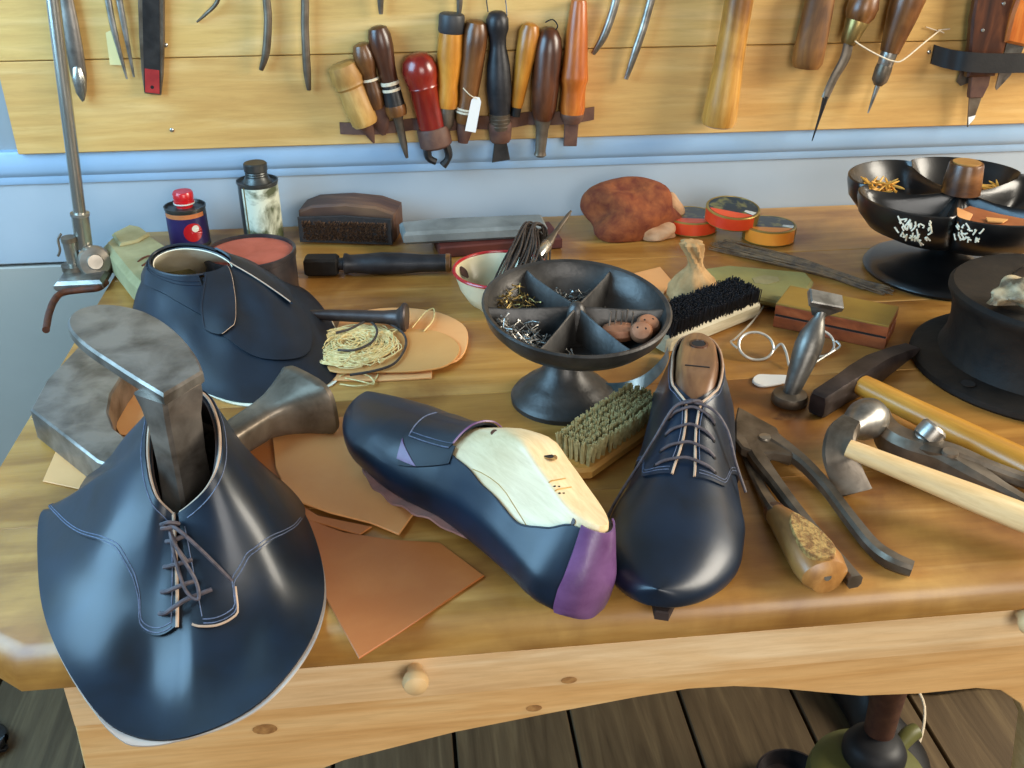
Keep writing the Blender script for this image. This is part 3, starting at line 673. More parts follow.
mb = MB().box(f.S(.285, 0)[0]-.0006, f.S(.285, 0)[0]+.0006, -.0105+f.c(.28), .0105+f.c(.28), f.S(.285, 0).z-.004, f.S(.285, 0).z+.0006); mb.build('hinge_cut', M['dark'], ls1)
MB().prism([(f.L*.93, -.012), (f.L*.985, -.008), (f.L*.985, .002), (f.L*.93, .006)], .0005, .009, .001).build('toe_scrap', M['brown_lining'], sh)
# centre shoe : upper pulled over a pale last
CH, CT = V((.1175, .533, T)), V((-.043, .812, T))
g = Foot((CT-CH).length, -1, 1.0)
g.h = spl([0, .08, .22, .31, .38, .46, .54, .64, .74, .84, .93, 1], [g.L/.30*x for x in (.064, .067, .078, .087, .084, .074, .063, .054, .048, .043, .039, .035)])
MC = foot_matrix(CH, CT, math.radians(14), .010)
sc2 = thing('lasting_shoe', 'unlaced blue leather upper pulled over a pale beech last, purple heel strip', 'shoe', MC)
ls2 = g.solid(0).build('last', M['last'], sc2, label='pale beech shoe last')
tc = spl([0, .05, .12, .22, .34, .43, .50, .535, .57, .61, 1], [2.7, 3.0, 3.9, 4.7, 4.6, 4.1, 3.6, 2.6, 1.0, 0, 0])
g.shell(0, 1.0, lambda u: max(0, tc(u)), .0026, .0022, 64, 24).build('vamp', M['navy_smooth'], sc2)
g.shell(0, .036, lambda u: 2.5, .0042, .0014, 14, 20).build('heel_strip', M['purple'], sc2, label='purple leather strip round the heel')
# folded facing over the instep, its seams, and a purple patch (left = near side)
gap = spl([0, 1], [0, 1])
def facing(a, b):      # from the vamp line back to the throat
    return lerp(.69-.045*b**1.5, .50+.012*b, a), lerp(0.0, 3.3, b)
for sd in (1, -1):
    g.patch(facing, sd, .0046, .0018, 16, 14).build('facing', M['navy'], sc2)
def lowface(a, b):
    return lerp(.665-.05*b, .50-.02*b, a), lerp(3.1, lerp(5.2, 4.2, a), b)
g.patch(lowface, 1, .0040, .0012, 14, 12).build('side_facing', M['navy_dull'], sc2)
def pur(a, b):
    u0 = .655-.03*b; return lerp(u0, u0-.062*b**1.3, a), lerp(3.6, 4.85, b)
g.patch(pur, 1, .0052, .0008, 8, 8).build('side_patch', M['purple'], sc2, label='small purple leather patch')
mb = MB(); mb.tube([g.S(*facing(0, j/14), 1, .0050) for j in range(15)], .0006, 5); mb.tube([g.S(*facing(i/14, 1), 1, .0050) for i in range(15)], .0006, 5)
mb.tube([g.S(*facing(i/14, .9), 1, .0050) for i in range(15)], .0004, 5)
mb.build('stitching', M['thread'], sc2)
MB().tube([g.S(u, max(.0, tc(u)), 1, .0024) for u in [.06+.53*i/40 for i in range(41)]], .0008, 6).build('edge', M['thread_dark'], sc2)
MB().tube([g.S(.505, t/4, sd, .0060) for sd, t in [(-1, 14-k) for k in range(14)]+[(1, k) for k in range(13)]], .0009, 6).build('throat_edge', M['purple'], sc2)
disc(g.S(.25, 0, 1, 0), fnorm(g, .25, 0, 1), .0058, .0006, 18).build('hole', M['h_cork2'], ls2)
disc(g.S(.25, 0, 1, .0004)+V((.001, .001, 0)), fnorm(g, .25, 0, 1), .0042, .0004, 18).build('hole', M['dark'], ls2)
disc(g.S(.425, 1.5, 1, 0), fnorm(g, .425, 1.5, 1), .0028).build('hole', M['h_dark'], ls2)
disc(g.S(.065, 2.9, 1, 0), fnorm(g, .065, 2.9, 1), .0026).build('hole', M['h_dark'], ls2)
for u in (.15, .18): MB().tube([g.S(u, t/3, 1, .0001) for t in range(0, 7)], .0005, 5).build('cut_line', M['h_cork'], ls2)
MB().tube([g.S(u, 5-.9*math.sin(pi*u), 1, .0001) for u in [.08+.33*i/10 for i in range(11)]], .00035, 5).build('pencil_line', M['h_cork'], ls2)
for i, (u, t) in enumerate(((.16, .7), (.163, 1.2), (.137, .7), (.139, 1.2))): disc(g.S(u, t, 1, 0), fnorm(g, u, t, 1), .0011, .0003, 8).build('mark', M['dark'], ls2)
# lining edge pulled out under the sole (near side)
top = []; bot = []
for i in range(25):
    u = .36+.42*i/24; k = math.sin(pi*i/24)**.7
    a = g.S(u, 8.1, 1, .001); o = a+V((0, .002+.0135*k, -.001+.004*math.sin(i*1.3)*k*.4)); 
    mid = a.lerp(o, .5)
    top.append([a, mid, o]); bot.append([q+V((0, 0, -.0016)) for q in (a, mid, o)])
sheet(top, bot).build('lining_edge', M['mauve_lining'], sc2, label='loose mauve lining edge')
# ------------------------------------------------------------------ draped uppers
class Drape:
    def __init__(s, pairs, pw, sag=None):
        s.n = len(pairs); s.inn = [A(*a) for a, b in pairs]; s.out = [A(*b) for a, b in pairs]; s.wave = .0016; s.pw = pw; s.sag = sag or [0]*s.n
    def cr(s, L, x):
        n = s.n; x %= n; i = int(x); t = x-i; a, b, c, d = (L[(i+k-1) % n] for k in range(4))
        return .5*((b*2)+(c-a)*t+(a*2-b*5+c*4-d)*t*t+(b*3-a-c*3+d)*t**3)
    def P(s, x, q):
        a, b, p, g = s.cr(s.inn, x), s.cr(s.out, x), s.cr(s.pw, x), s.cr(s.sag, x)
        h = max(0, 1-q)**p if q <= 1 else 0
        o = a.lerp(b, q); o.z = b.z+(a.z-b.z)*h + g*math.sin(pi*min(q, 1)) + s.wave*math.sin(pi*min(max(q, 0), 1))**2*(math.sin(x*1.9+q*5)+.8*math.sin(x*3.1-q*7+1))
        return o
    def D(s, x, q, off=0):
        o = s.P(x, q)
        if off:
            q0 = min(max(q, .02), .97)
            n = (s.P(x+.1, q0)-s.P(x-.1, q0)).cross(s.P(x, q0+.02)-s.P(x, q0-.02)).normalized()
            if n.z < 0: n = -n
            o = o+n*off
        return o
    def full(s, q1, off, th, n=128, m=30, q0=0.0):
        mb = MB(); rings = []
        for i in range(n):
            x = s.n*i/n; qs = [q0+(q1(x)-q0)*k/m for k in range(m+1)]
            rings.append([s.D(x, q, off) for q in qs]+[s.D(x, q, off-th) for q in reversed(qs)])
        return mb.loft(rings, loop=True)
    def patch2(s, fn, off, th, n=24, m=20):
        gr = lambda o: [[s.D(*fn(i/n, j/m), o) for j in range(m+1)] for i in range(n+1)]
        return sheet(gr(off), gr(off-th))
    def patch(s, x0, x1, q0, q1, off, th, n=60, m=20):
        gr = lambda o: [[s.D(x0+(x1-x0)*i/n, lerp(q0(x0+(x1-x0)*i/n), q1(x0+(x1-x0)*i/n), j/m), o) for j in range(m+1)] for i in range(n+1)]
        return sheet(gr(off), gr(off-th))
P1 = [((177, 514, .072), (180, 738, -.012)), ((168, 509, .075), (118, 729, -.010)), ((159, 499, .082), (75, 682, 0)), ((153, 483, .09), (47, 625, .004)),
      ((150, 466, .098), (38, 572, .004)), ((149, 450, .105), (41, 512, .004)), ((150, 432, .111), (70, 512, .004)), ((154, 413, .120), (92, 476, .003)),
      ((165, 396, .126), (140, 445, .003)), ((185, 389, .128), (190, 432, .003)), ((205, 397, .126), (235, 448, .003)), ((216, 420, .122), (264, 470, .003)),
      ((219, 445, .116), (302, 508, .004)), ((216, 468, .106), (324, 575, .004)), ((207, 488, .094), (312, 637, .003)), ((193, 503, .082), (258, 703, -.004))]
d1 = Drape(P1, [2.4, 2.4, 2.3, 2.1, 1.8, 1.35, 1.1, 1.05, 1, 1, 1, 1.1, 1.3, 1.8, 2.1, 2.3], [.004, .0, .002, .010, .014, .006, 0, 0, 0, 0, 0, .002, .006, .010, .004, -.002])
up = thing('shoe_upper', 'large laced navy shoe upper draped over an iron last, hanging past the bench edge', 'shoe upper', d1.cr(d1.inn, 0)*.5+d1.cr(d1.out, 8)*.5)
d1.full(lambda x: 1.0, 0, .0014).build('vamp', M['navy'], up, True)
def lin1(x):
    x %= 16
    return 1.004+.032*max(0, math.sin((x-12.3)/3.4*pi))*(x > 12.3)*(x < 15.7)+(.045*max(0, 1-abs(x-.75)/.7) if x < 2 else 0)
d1.full(lin1, -.0017, .0012, 160, 12, .6).build('lining', M['pale_lining'], up, True, label='pale flesh side lining')
d1.full(lambda x: .62, -.0017, .0012, 128, 14).build('lining', M['brown_lining'], up, True, label='dark brown inner lining')
ql = spl([0, .5, .9, 1.4, 1.52, 1.75, 2.2, 2.8, 3.3, 4, 4.7, 5.2, 5.6, 6, 9], [.40, .44, .46, .475, .455, .385, .345, .36, .43, .58, .80, .95, .995, .995, .995])
qr = spl([9, 12, 12.4, 12.8, 13.2, 13.6, 14.0, 14.5, 14.75, 15.2, 15.6, 15.9], [.995, .99, .80, .60, .48, .40, .35, .35, .455, .455, .44, .40])
d1.patch(.16, 9, lambda x: 0, ql, .0032, .0026, 100, 22).build('quarter', M['navy'], up, True)
d1.patch(9, 15.72, lambda x: 0, qr, .0032, .0026, 90, 22).build('quarter', M['navy'], up, True)
mb = MB()
for dq in (.012, .032):
    mb.tube([d1.D(x, ql(x)-dq, .0034) for x in [.3+5.2*i/50 for i in range(51)]], .0004, 5)
    mb.tube([d1.D(x, qr(x)-dq, .0034) for x in [12.3+3.2*i/40 for i in range(41)]], .0004, 5)
mb.tube([d1.D(x, .03, .0034) for x in [.3+15*i/120 for i in range(121)]], .0004, 5)
mb.tube([d1.D(.32, q/20, .0034) for q in range(1, 9)], .0004, 5); mb.tube([d1.D(15.5, q/20, .0034) for q in range(1, 9)], .0004, 5)
mb.build('stitching', M['thread'], up, True)
MB().tube([d1.D(x, 0, .001) for x in [.16+15.56*i/120 for i in range(121)]], .0012, 6).build('topline_edge', M['edge'], up, True)
MB().tube([d1.D(.14, q/20*.42, .0026) for q in range(0, 21)], .0013, 6).build('facing_edge', M['edge'], up, True)
MB().tube([d1.D(x, qr(x), .0022) for x in [15.74-1.2*i/20 for i in range(21)]], .0012, 6).build('facing_edge', M['edge'], up, True)
for i, q in enumerate((.09, .18, .275, .36)):
    a, b = (.75, 15.45) if i < 3 else (.75, 15.1)
    dq = (-.01, -.015, -.03, -.055)[i]
    MB().tube([d1.D(a, q+.005, .0045), d1.D(.45, q, .0068), d1.D(.1, q+dq*.4, .0085), d1.D(15.75-16, q+dq*.8, .0085), d1.D(b-16, q+dq, .0048)], .0017, 8, 5).build('lace', M['lace'], up, True)
kn_ = d1.D(0, .035, .011)
def U(px, py, z): return A(px, py, z)
MB().tube([kn_, d1.D(15.6, .12, .016), d1.D(15.35, .25, .014), d1.D(15.45, .33, .012), d1.D(15.7, .28, .013), d1.D(15.85, .15, .014), kn_], .0013, 8, 6).build('lace_loop', M['lace'], up, True)
MB().tube([kn_, d1.D(15.4, .06, .014), d1.D(14.9, .16, .012), d1.D(14.55, .33, .006)], .0014, 8, 6).build('lace_end', M['lace'], up, True)
MB().tube([kn_, d1.D(15.7, .09, .016), d1.D(15.45, .17, .013)], .0013, 8, 6).build('lace_end', M['lace'], up, True)
MB().tube([kn_+V((-.006, .002, 0)), kn_+V((0, 0, .003)), kn_+V((.006, .002, 0)), kn_+V((0, .004, -.001)), kn_+V((-.004, -.004, .001)), kn_+V((.004, -.003, .001))], .0016, 8, 5).build('knot', M['lace'], up, True)
# back upper
P2 = [((232, 267, .072), (341, 352, .003)), ((226, 270, .071), (334, 378, .003)), ((218, 274, .07), (305, 393, .003)), ((208, 276.5, .07), (270, 401, .003)),
      ((197, 278, .07), (235, 401, .003)), ((185, 278.5, .07), (200, 390, .003)), ((172, 277, .07), (168, 372, .003)), ((160, 273, .071), (143, 350, .003)),
      ((152, 266, .073), (131, 322, .003)), ((154, 257, .076), (140, 300, .003)), ((166, 250, .08), (165, 288, .003)), ((182, 247, .082), (200, 281, .003)),
      ((200, 248, .082), (240, 277, .003)), ((215, 252, .08), (275, 279, .003)), ((225, 257, .077), (306, 290, .003)), ((231, 262, .074), (330, 318, .003))]
d2 = Drape(P2, [1.35, 1.4, 1.4, 1.4, 1.35, 1.25, 1.1, 1, .9, .9, .9, .9, 1, 1.1, 1.2, 1.3], [.016, .012, .008, .006, .006, .006, .006, .006, .006, .004, 0, 0, 0, .002, .006, .014])
u2 = thing('shoe_upper', 'unlaced navy shoe upper with cream lined collar, standing behind the iron last', 'shoe upper', (d2.inn[0]+d2.out[8])*.5)
d2.full(lambda x: 1.0, 0, .0014).build('vamp', M['navy_dull'], u2, True)
d2.full(lambda x: 1.02+.012*math.sin(x*2.1), -.0017, .0012).build('lining', M['cream'], u2, True, label='cream lining')
flR, flL = spl([0, .15, .3, .42, .5], [.7, 1.7, 2.45, 2.9, 3.3]), spl([0, .15, .3, .42, .5], [3.3, 4.0, 4.35, 4.4, 4.0])
def flap(a, b):
    q = -.01+.50*b*(1-.10*(2*a-1)**2*b); return lerp(flR(max(q, 0)), flL(max(q, 0)), a), q
d2.patch2(flap, .0050, .0022, 20, 24).build('facing', M['navy_dull'], u2, True)
fr_ = spl([13.0, 13.6, 14.4, 15.2, 16.1], [.30, .40, .47, .52, .56])
d2.patch(13.0, 16.05, lambda x: -.02, fr_, .0052, .0022, 24, 16).build('facing', M['navy_dull'], u2, True)
d2.patch(3.8, 13.1, lambda x: -.01, lambda x: .34-.09*math.sin((x-3.8)/4.6*pi)**2, .0034, .0020, 70, 12).build('quarter', M['navy'], u2, True)
mb = MB()
for dq in (.05, .085): mb.tube([d2.D(x, dq, .0038) for x in [3.9+8*i/60 for i in range(61)]], .0004, 5)
mb.tube([d2.D(*flap(.94, j/24), .0054) for j in range(24)], .0004, 5)
mb.build('stitching', M['thread_dark'], u2, True)
MB().tube([d2.D(x, -.01, .0028) for x in [.8+12.3*i/110 for i in range(111)]], .0015, 6).build('collar_edge', M['navy_dull'], u2, True)
MB().tube([d2.D(16.06, -.02+.56*i/20, .0048) for i in range(21)], .0007, 6).build('facing_edge', M['edge'], u2, True)
MB().tube([d2.D(*flap(0, j/24), .0045) for j in range(25)]+[d2.D(*flap(i/16, 1), .0045) for i in range(1, 8)], .0005, 6).build('facing_edge', M['edge'], u2, True)
d2.patch(-.4, 3.6, lambda x: .02, lambda x: .78-.05*abs(x-1.2)**2, .0022, .0014, 24, 18).build('tongue', M['navy_dull'], u2, True)
# ------------------------------------------------------------------ iron last (three armed)
last = thing('iron_last', 'worn three armed iron cobbler last with an upturned sole plate', 'cobbler last', A(185, 470, 0))
# C-shaped arm lying on the bench
co = [(30, 409), (46, 380), (78, 346), (105, 336), (138, 356), (122, 376), (111, 394), (108, 412), (114, 428), (130, 440), (165, 452), (170, 486), (97, 461)]
zc = .034
mb = MB(); mb.prism([A(px, py, zc).to_2d() for px, py in co], T+.0015, T+zc, .0018)
mb.build('arm', M['steel_rust'], last, True)
# trumpet arm with heel plate on the right
c0, c1, c2, c3 = A(205, 458, .022), A(262, 421, .024), A(290, 408, .029), A(305, 402, .032)
mb = MB(); ax = (c3-c0).normalized(); sd = V((0, 0, 1)).cross(ax).normalized(); upv = ax.cross(sd)
rings = []
for c, rw, rh in ((c0, .014, .014), (c1, .015, .016), (c1.lerp(c2, .5), .0185, .019), (c2, .026, .023), (c3, .036, .028), (c3+ax*.004, .0385, .0295), (c3+ax*.009, .037, .0285), (c3+ax*.0095, .02, .02)):
    rings.append([c+sd*(rw*math.copysign(abs(math.cos(a))**.55, math.cos(a)))+upv*(rh*math.copysign(abs(math.sin(a))**.55, math.sin(a))) for a in [2*pi*k/28 for k in range(28)]])
for r in rings:
    for p in r:
        if p.z < T+.001: p.z = T+.001
mb.loft(rings).build('arm', M['steel_dark'], last, True)
# post and sole plate
zp = .165
b0, b1 = A(190, 520, .012), A(190, 430, .10)
q0 = A(182, 402, .155)
mb = MB(); rings = []
PA, PB = A(163, 395, zp), A(203, 372, zp); e = (PB-PA).normalized(); nrm = V((-e.y, e.x, 0)); hw0 = (PB-PA).length/2; pc = (PA+PB)/2
for z, hw, off, dp in ((.002, .020, .000, .034), (.05, .0165, .0045, .024), (.10, .0155, .005, .022), (.132, .0165, .004, .023), (.148, .0185, .001, .027), (.157, hw0-.0005, .0005, .032)):
    c = V((pc.x, pc.y, T+z)); cz = .0025
    rings.append([c+e*x+nrm*(off+y) for x, y in ((-hw, cz), (-hw+cz, 0), (hw-cz, 0), (hw, cz), (hw, dp-cz), (hw-cz, dp), (-hw+cz, dp), (-hw, dp-cz))])
mb.loft(rings).build('post', M['steel_rust'], last, True, ang=30)
pl = [(163, 395), (203, 371), (196, 355), (182, 337), (165, 322), (145, 311), (120, 305), (98, 304), (78, 309), (68, 318), (70, 330), (85, 345), (110, 362), (138, 380)]
pp = [p.to_2d() for p in crom([A(px, py, zp) for px, py in pl[1:]]+[A(*pl[0], zp)], 4)]
mb = MB().prism(pp, T+zp-.010, T+zp, .0018); 
mb.build('sole_plate', M['steel_rust'], last, True)
MB().lathe([(0, 0), (.026, 0), (.028, .004), (.022, .012), (.018, .02), (0, .022)], 20, Matrix.Translation(V((pc.x+nrm.x*.02, pc.y+nrm.y*.02, T+.002)))).build('hub', M['steel_dark'], last, True)
# ------------------------------------------------------------------ leather pieces lying on the bench
def sheet_on_bench(label, px, z0, th, mat, smooth=0, name='leather_piece', group=None):
    P = [A(a, b, z0) for a, b in px]
    if smooth: P = crom(P, smooth, True)
    return solo(name, MB().prism([p.to_2d() for p in P], T+z0, T+z0+th, min(th*.3, .0005)), M[mat], label, 'leather', group)
sheet_on_bench('russet triangular leather offcut pointing at the front edge, under the blue shoe', [(306, 520), (345, 534), (392, 541), (440, 544), (484, 577), (440, 607), (400, 634), (359, 660), (340, 625), (322, 592)], .0006, .0018, 'tan_dark')
sheet_on_bench('large orange tan leather sheet beside the toe of the pale lasted shoe', [(272, 432), (300, 425), (345, 418), (400, 425), (437, 480), (428, 508), (416, 512), (399, 536), (370, 524), (330, 514), (290, 500), (276, 470)], .003, .0022, 'tan', 0)
sheet_on_bench('reddish tan leather piece between the iron last and the orange tan sheet', [(232, 462), (252, 425), (282, 420), (290, 450), (300, 505), (318, 517), (372, 528), (360, 536), (310, 522), (262, 500)], .0006, .0018, 'tan_dark')
sheet_on_bench('tan leather scrap sticking out under the left arm of the iron last', [(43, 482), (56, 452), (120, 452), (110, 490), (80, 490)], .0003, .0012, 'tan')
sheet_on_bench('flat tan leather piece seen inside the curve of the iron last', [(112, 420), (112, 372), (150, 378), (190, 400), (190, 430), (150, 440), (120, 435)], .0005, .0008, 'tan')
sheet_on_bench('rounded natural tan leather sole, top of the stack beside the twine', [(330, 372), (332, 350), (350, 338), (380, 332), (425, 331), (450, 338), (460, 351), (448, 366), (420, 372), (380, 373)], .0058, .0022, 'tan_pale', 4, 'leather_sole')
sheet_on_bench('pink tan leather sole with a pale rim behind the round one', [(340, 322), (380, 310), (430, 312), (462, 325), (468, 343), (457, 362), (425, 366), (380, 366), (345, 355)], .003, .0024, 'tan', 4, 'leather_sole')
sheet_on_bench('straight edged tan leather strip lowest in the stack beside the twine', [(300, 366), (432, 368), (432, 379), (380, 382), (300, 381)], .0005, .0022, 'tan')
# ------------------------------------------------------------------ divided nail dish
dc = A(563, 399, .0); dc.z = T
dish = thing('nail_dish', 'grey iron pedestal dish divided in six, holding nails', 'dish', rotz(dc, math.radians(-4)))
MB().lathe([(.052, 0), (.0525, .005), (.049, .010), (.045, .012), (.041, .0175), (.034, .022), (.023, .032), (.017, .044), (.016, .056), (.020, .064), (.028, .069), (.030, .073), (0, .073)], 48).build('pedestal', M['iron_dish'], dish)
hub_z = .071; tilt = Matrix.Translation((.0085, -.002, hub_z)) @ Matrix.Rotation(math.radians(6.5), 4, 'X') @ Matrix.Rotation(math.radians(2.5), 4, 'Y')
RD = .0895
MB().lathe([(0, -.003), (.03, -.002), (.06, .003), (.077, .012), (.086, .022), (RD, .032), (RD+.001, .035), (RD-.001, .0365), (RD-.0045, .035), (.082, .024), (.072, .013), (.058, .007), (.03, .004), (0, .003)], 64, tilt).build('bowl', M['iron_dish'], dish)
ang0 = [0, 60, 120, 180, 240, 300]
for a in ang0:
    Rm = tilt @ Matrix.Rotation(math.radians(a+1), 4, 'Z')
    mb = MB(); rings = []
    for x, zb, zt, wb in ((.004, .003, .034, .007), (.04, .004, .0315, .007), (.07, .009, .0305, .006), (RD-.006, .022, .032, .0045)):
        rings.append([(x, -wb, zb), (x, -.0012, zt-.001), (x, 0, zt), (x, .0012, zt-.001), (x, wb, zb)])
    mb.loft(rings, M=Rm).build('divider', M['iron_dish'], dish)
MB().lathe([(.012, .004), (.009, .03), (.006, .036), (.003, .038), (0, .0385)], 20, tilt).build('hub', M['iron_dish'], dish)
TD = rotz(dc, math.radians(-4)) @ tilt
def nails(ang, spread, r0, r1, n, lmin, lmax, mat, name, label, zbase=.012, zr=.010, rad=.0006, seed=1):
    rnd = random.Random(seed); mb = MB()
    for i in range(n):
        a = math.radians(ang+rnd.uniform(-spread, spread)); r = r0+(r1-r0)*math.sqrt(rnd.random())
        zf = .006 + max(0, (r-.06))*.55
        c = V((r*math.cos(a), r*math.sin(a), zf+rnd.random()*zr+.002))
        th = rnd.uniform(0, 2*pi); el = rnd.uniform(-.15, .7); L = rnd.uniform(lmin, lmax)
        d = V((math.cos(th)*math.cos(el), math.sin(th)*math.cos(el), math.sin(el)))
        p0, p1 = c-d*L/2, c+d*L/2
        for p in (p0, p1):
            if p.z < zf: p.z = zf
            rr = math.hypot(p.x, p.y)
            if rr > .079: p.x *= .079/rr; p.y *= .079/rr
        mb.tube([p0, p0.lerp(p1, .5), p0.lerp(p1, .88), p1], [rad*.3, rad, rad, rad*2.0], 5)
    mb.v = [tuple(TD @ V(p)) for p in mb.v]
    return solo(name, mb, M[mat], label, 'nails', None, 'stuff')
nails(210, 21, .036, .080, 210, .010, .015, 'nail', 'nail_heap', 'large heap of steel nails in the left compartment of the dish', zr=.014, seed=2)
nails(150, 18, .045, .078, 60, .010, .015, 'brass', 'nail_heap', 'brassy nails in the back left compartment of the dish', seed=3)
nails(90, 16, .038, .062, 40, .010, .014, 'nail', 'nail_heap', 'few thin nails in the rear compartment near the hub of the dish', seed=4)
nails(270, 16, .042, .078, 60, .010, .014, 'nail', 'nail_heap', 'sparse nails in the front compartment of the dish', zr=.008, seed=5)
nails(38, 10, .03, .05, 6, .010, .014, 'nail', 'nail_heap', 'few stray nails beside the divider in the back right compartment of the dish', zr=.006, seed=6)
def washer(a, rr, z, r, label, tiltv):
    c = TD @ V((rr*math.cos(math.radians(a)), rr*math.sin(math.radians(a)), z))
    m_ = Matrix.Translation(c) @ V(tiltv).normalized().to_track_quat('Z', 'Y').to_matrix().to_4x4()
    t = thing('heel_button', label, 'button', m_, )
    MB().lathe([(0, -.006), (r*.7, -.006), (r, -.003), (r, .002), (r*.8, .005), (r*.3, .006), (0, .006)], 24).build('body', M['copper'], t)
    for a in (.4, 2.6): MB().lathe([(0, .0055), (.0011, .0056), (.0011, .0065), (0, .0066)], 8, Matrix.Translation((r*.4*math.cos(a), r*.4*math.sin(a), -.0006))).build('hole', M['dark'], t)
    return t
washer(-28, .066, .026, .0105, 'round copper brown button with two holes, front one in the dish', (-.2, -.7, .7))
washer(-13, .069, .024, .0115, 'round copper brown button behind the two holed one in the dish', (.1, -.4, .9))
b3 = thing('leather_pad', 'pinkish brown pad stuck with upright pins in the dish', 'pin pad', TD @ V((.044*math.cos(-.42), .044*math.sin(-.42), .0165)))
mb = MB(); mb.lathe([(0, -.006), (.013, -.005), (.016, .0), (.014, .006), (.008, .0085), (0, .009)], 20, Matrix.Diagonal((1.15, .8, 1, 1))); mb.build('pad', M['copper'], b3)
for x, y in ((-.010, .0), (-.004, .003), (.001, -.001), (.007, .004), (.011, -.002)):
    MB().tube([(x, y, .004), (x+.0008, y, .022)], [.0009, .0009], 6).build('pin', M['steel_bright'], b3)
mb = MB(); P = crom([A(604, 393, .003), A(625, 392, .003), A(645, 384, .003), A(662, 368, .003), A(668, 356, .003)], 6)
mb.loft([[p+V((0, -.004, -.002)), p+V((0, -.0045, .0)), p+V((0, .003, .010)), p+V((0, .004, .0095))] for p in P])
solo('curved_strip', mb, M['blue_strip'], 'thin curved blue grey metal strip lying under the right rim of the nail dish', 'metal strip')
sheet_on_bench('small orange tan leather offcut behind the nail dish, left of the cloth bag', [(628, 276), (660, 268), (672, 282), (664, 294), (640, 288)], .0006, .002, 'tan')
MB().lathe([(0, .0001), (.012, .0001), (.010, .0003), (0, .0003)], 20, Matrix.Translation(A(783, 416, 0)) @ Matrix.Diagonal((1.1, .7, 1, 1))).build('stain', M['stain'], bench, True)
# ------------------------------------------------------------------ enamel bowl, cord hank, fid
bc = A(502, 306, .0)
bowl = thing('enamel_bowl', 'small white enamel bowl with a red rim and a dark chip', 'bowl', bc)
MB().lathe([(.028, 0), (.030, .003), (.040, .010), (.050, .026), (.056, .045), (.057, .0475), (.0555, .048), (.054, .045), (.048, .027), (.038, .012), (.027, .006), (0, .005)], 48).build('body', M['cream_enamel'], bowl)
MB().tube([(.0565*math.cos(2*pi*k/48), .0565*math.sin(2*pi*k/48), .0475) for k in range(48)], .0021, 8, closed=True).build('rim', M['red_enamel'], bowl)
chp = Matrix.Rotation(math.radians(153), 4, 'Z')
mb = MB(); gr = [[chp @ V(((.0532-.010*i/8)*math.cos(.0), (j-4)*.0017*math.sin(pi*(i+1)/10), .0425-.0125*i/8+.0006)) for j in range(9)] for i in range(9)]
sheet(gr, [[p-V((0, 0, .0005)) for p in r] for r in gr]).build('chip', M['rust'], bowl, label='dark chipped patch in the enamel')
hank = thing('cord_hank', 'hank of dark waxed cord leaning in the enamel bowl', 'cord', A(520, 292, .02))
top_c, bot_c = A(527, 228, .062), A(500, 296, .03)
rnd = random.Random(4)
mb = MB()
for i in range(34):
    o = lambda s_: V((rnd.uniform(-s_, s_), rnd.uniform(-s_, s_), rnd.uniform(-s_*.5, s_*.6)))
    w_ = rnd.uniform(-.012, .022); e_ = bot_c + V((w_, rnd.uniform(-.006, .008), rnd.uniform(-.004, .008)))
    tpp = top_c + V((w_*.4+rnd.uniform(-.006, .006), rnd.uniform(-.004, .004), rnd.uniform(-.004, .006)))
    m1 = e_.lerp(tpp, .5) + V((rnd.uniform(-.004, .012), -.004+rnd.uniform(-.006, .006), .010))
    m2 = tpp + V((.010+w_*.3, .004, -.014)); e2 = e_ + V((.030+rnd.uniform(-.008, .006), .008, rnd.uniform(-.002, .006)))
    mb.tube([e_, m1, tpp, m2, e2], .0013, 6, 6)
mb.build('strands', M['cord'], hank, True)
mb = MB().tube([A(536, 250, .05), A(545, 268, .048), A(548, 275, .04)], .0035, 8, 4); mb.build('wrap', M['cord'], hank, True)
p0, p1 = A(541, 252, .046), A(571, 211, .075)
fid = thing('marlinspike', 'pointed grey metal spike sticking out of the cord hank', 'spike', frame(p0, p1))
L = (p1-p0).length
MB().lathe([(0, 0), (.0065, .001), (.0068, L*.25), (.0035, L*.45), (.0028, L*.9), (.0016, L), (0, L+.001)], 14, axis='X', sy=.7).build('spike', M['steel_dark'], fid)
MB().lathe([(.0068, -.012), (.0078, -.008), (.0078, L*.18), (.0066, L*.2)], 14, axis='X').build('collar', M['nickel'], fid)
# ------------------------------------------------------------------ black bristled spindle handle, brush, whetstone
p0, p1 = A(305, 265, .014), A(452, 265, .012)
p0.z = p1.z = T+.0150
hd = thing('edge_iron', 'black turned tool with a square ferrule lying in front of the dark brush', 'tool', frame(p0, p1))
L = (p1-p0).length; s = px_size(p0)
MB().prism([(0, -.010), (.004, -.0125), (.215*L, -.0125), (.23*L, -.009), (.23*L, .009), (.215*L, .0125), (.004, .0125), (0, .010)], -.0125, .0105, .003).build('ferrule', M['iron_matte'], hd)
MB().lathe([(.008, .2*L), (.008, .26*L), (.0135, .268*L), (.0135, .285*L), (.0115, .31*L), (.0125, .4*L), (.0145, .52*L), (.0135, .66*L), (.0112, .8*L), (.0112, .96*L), (.0105, .995*L), (0, L)], 28, axis='X').build('grip', M['h_black'], hd)
MB().lathe([(.0114, .958*L), (.0120, .962*L), (.0120, .985*L), (.0112, .99*L)], 24, axis='X').build('end_ring', M['h_brown'], hd)
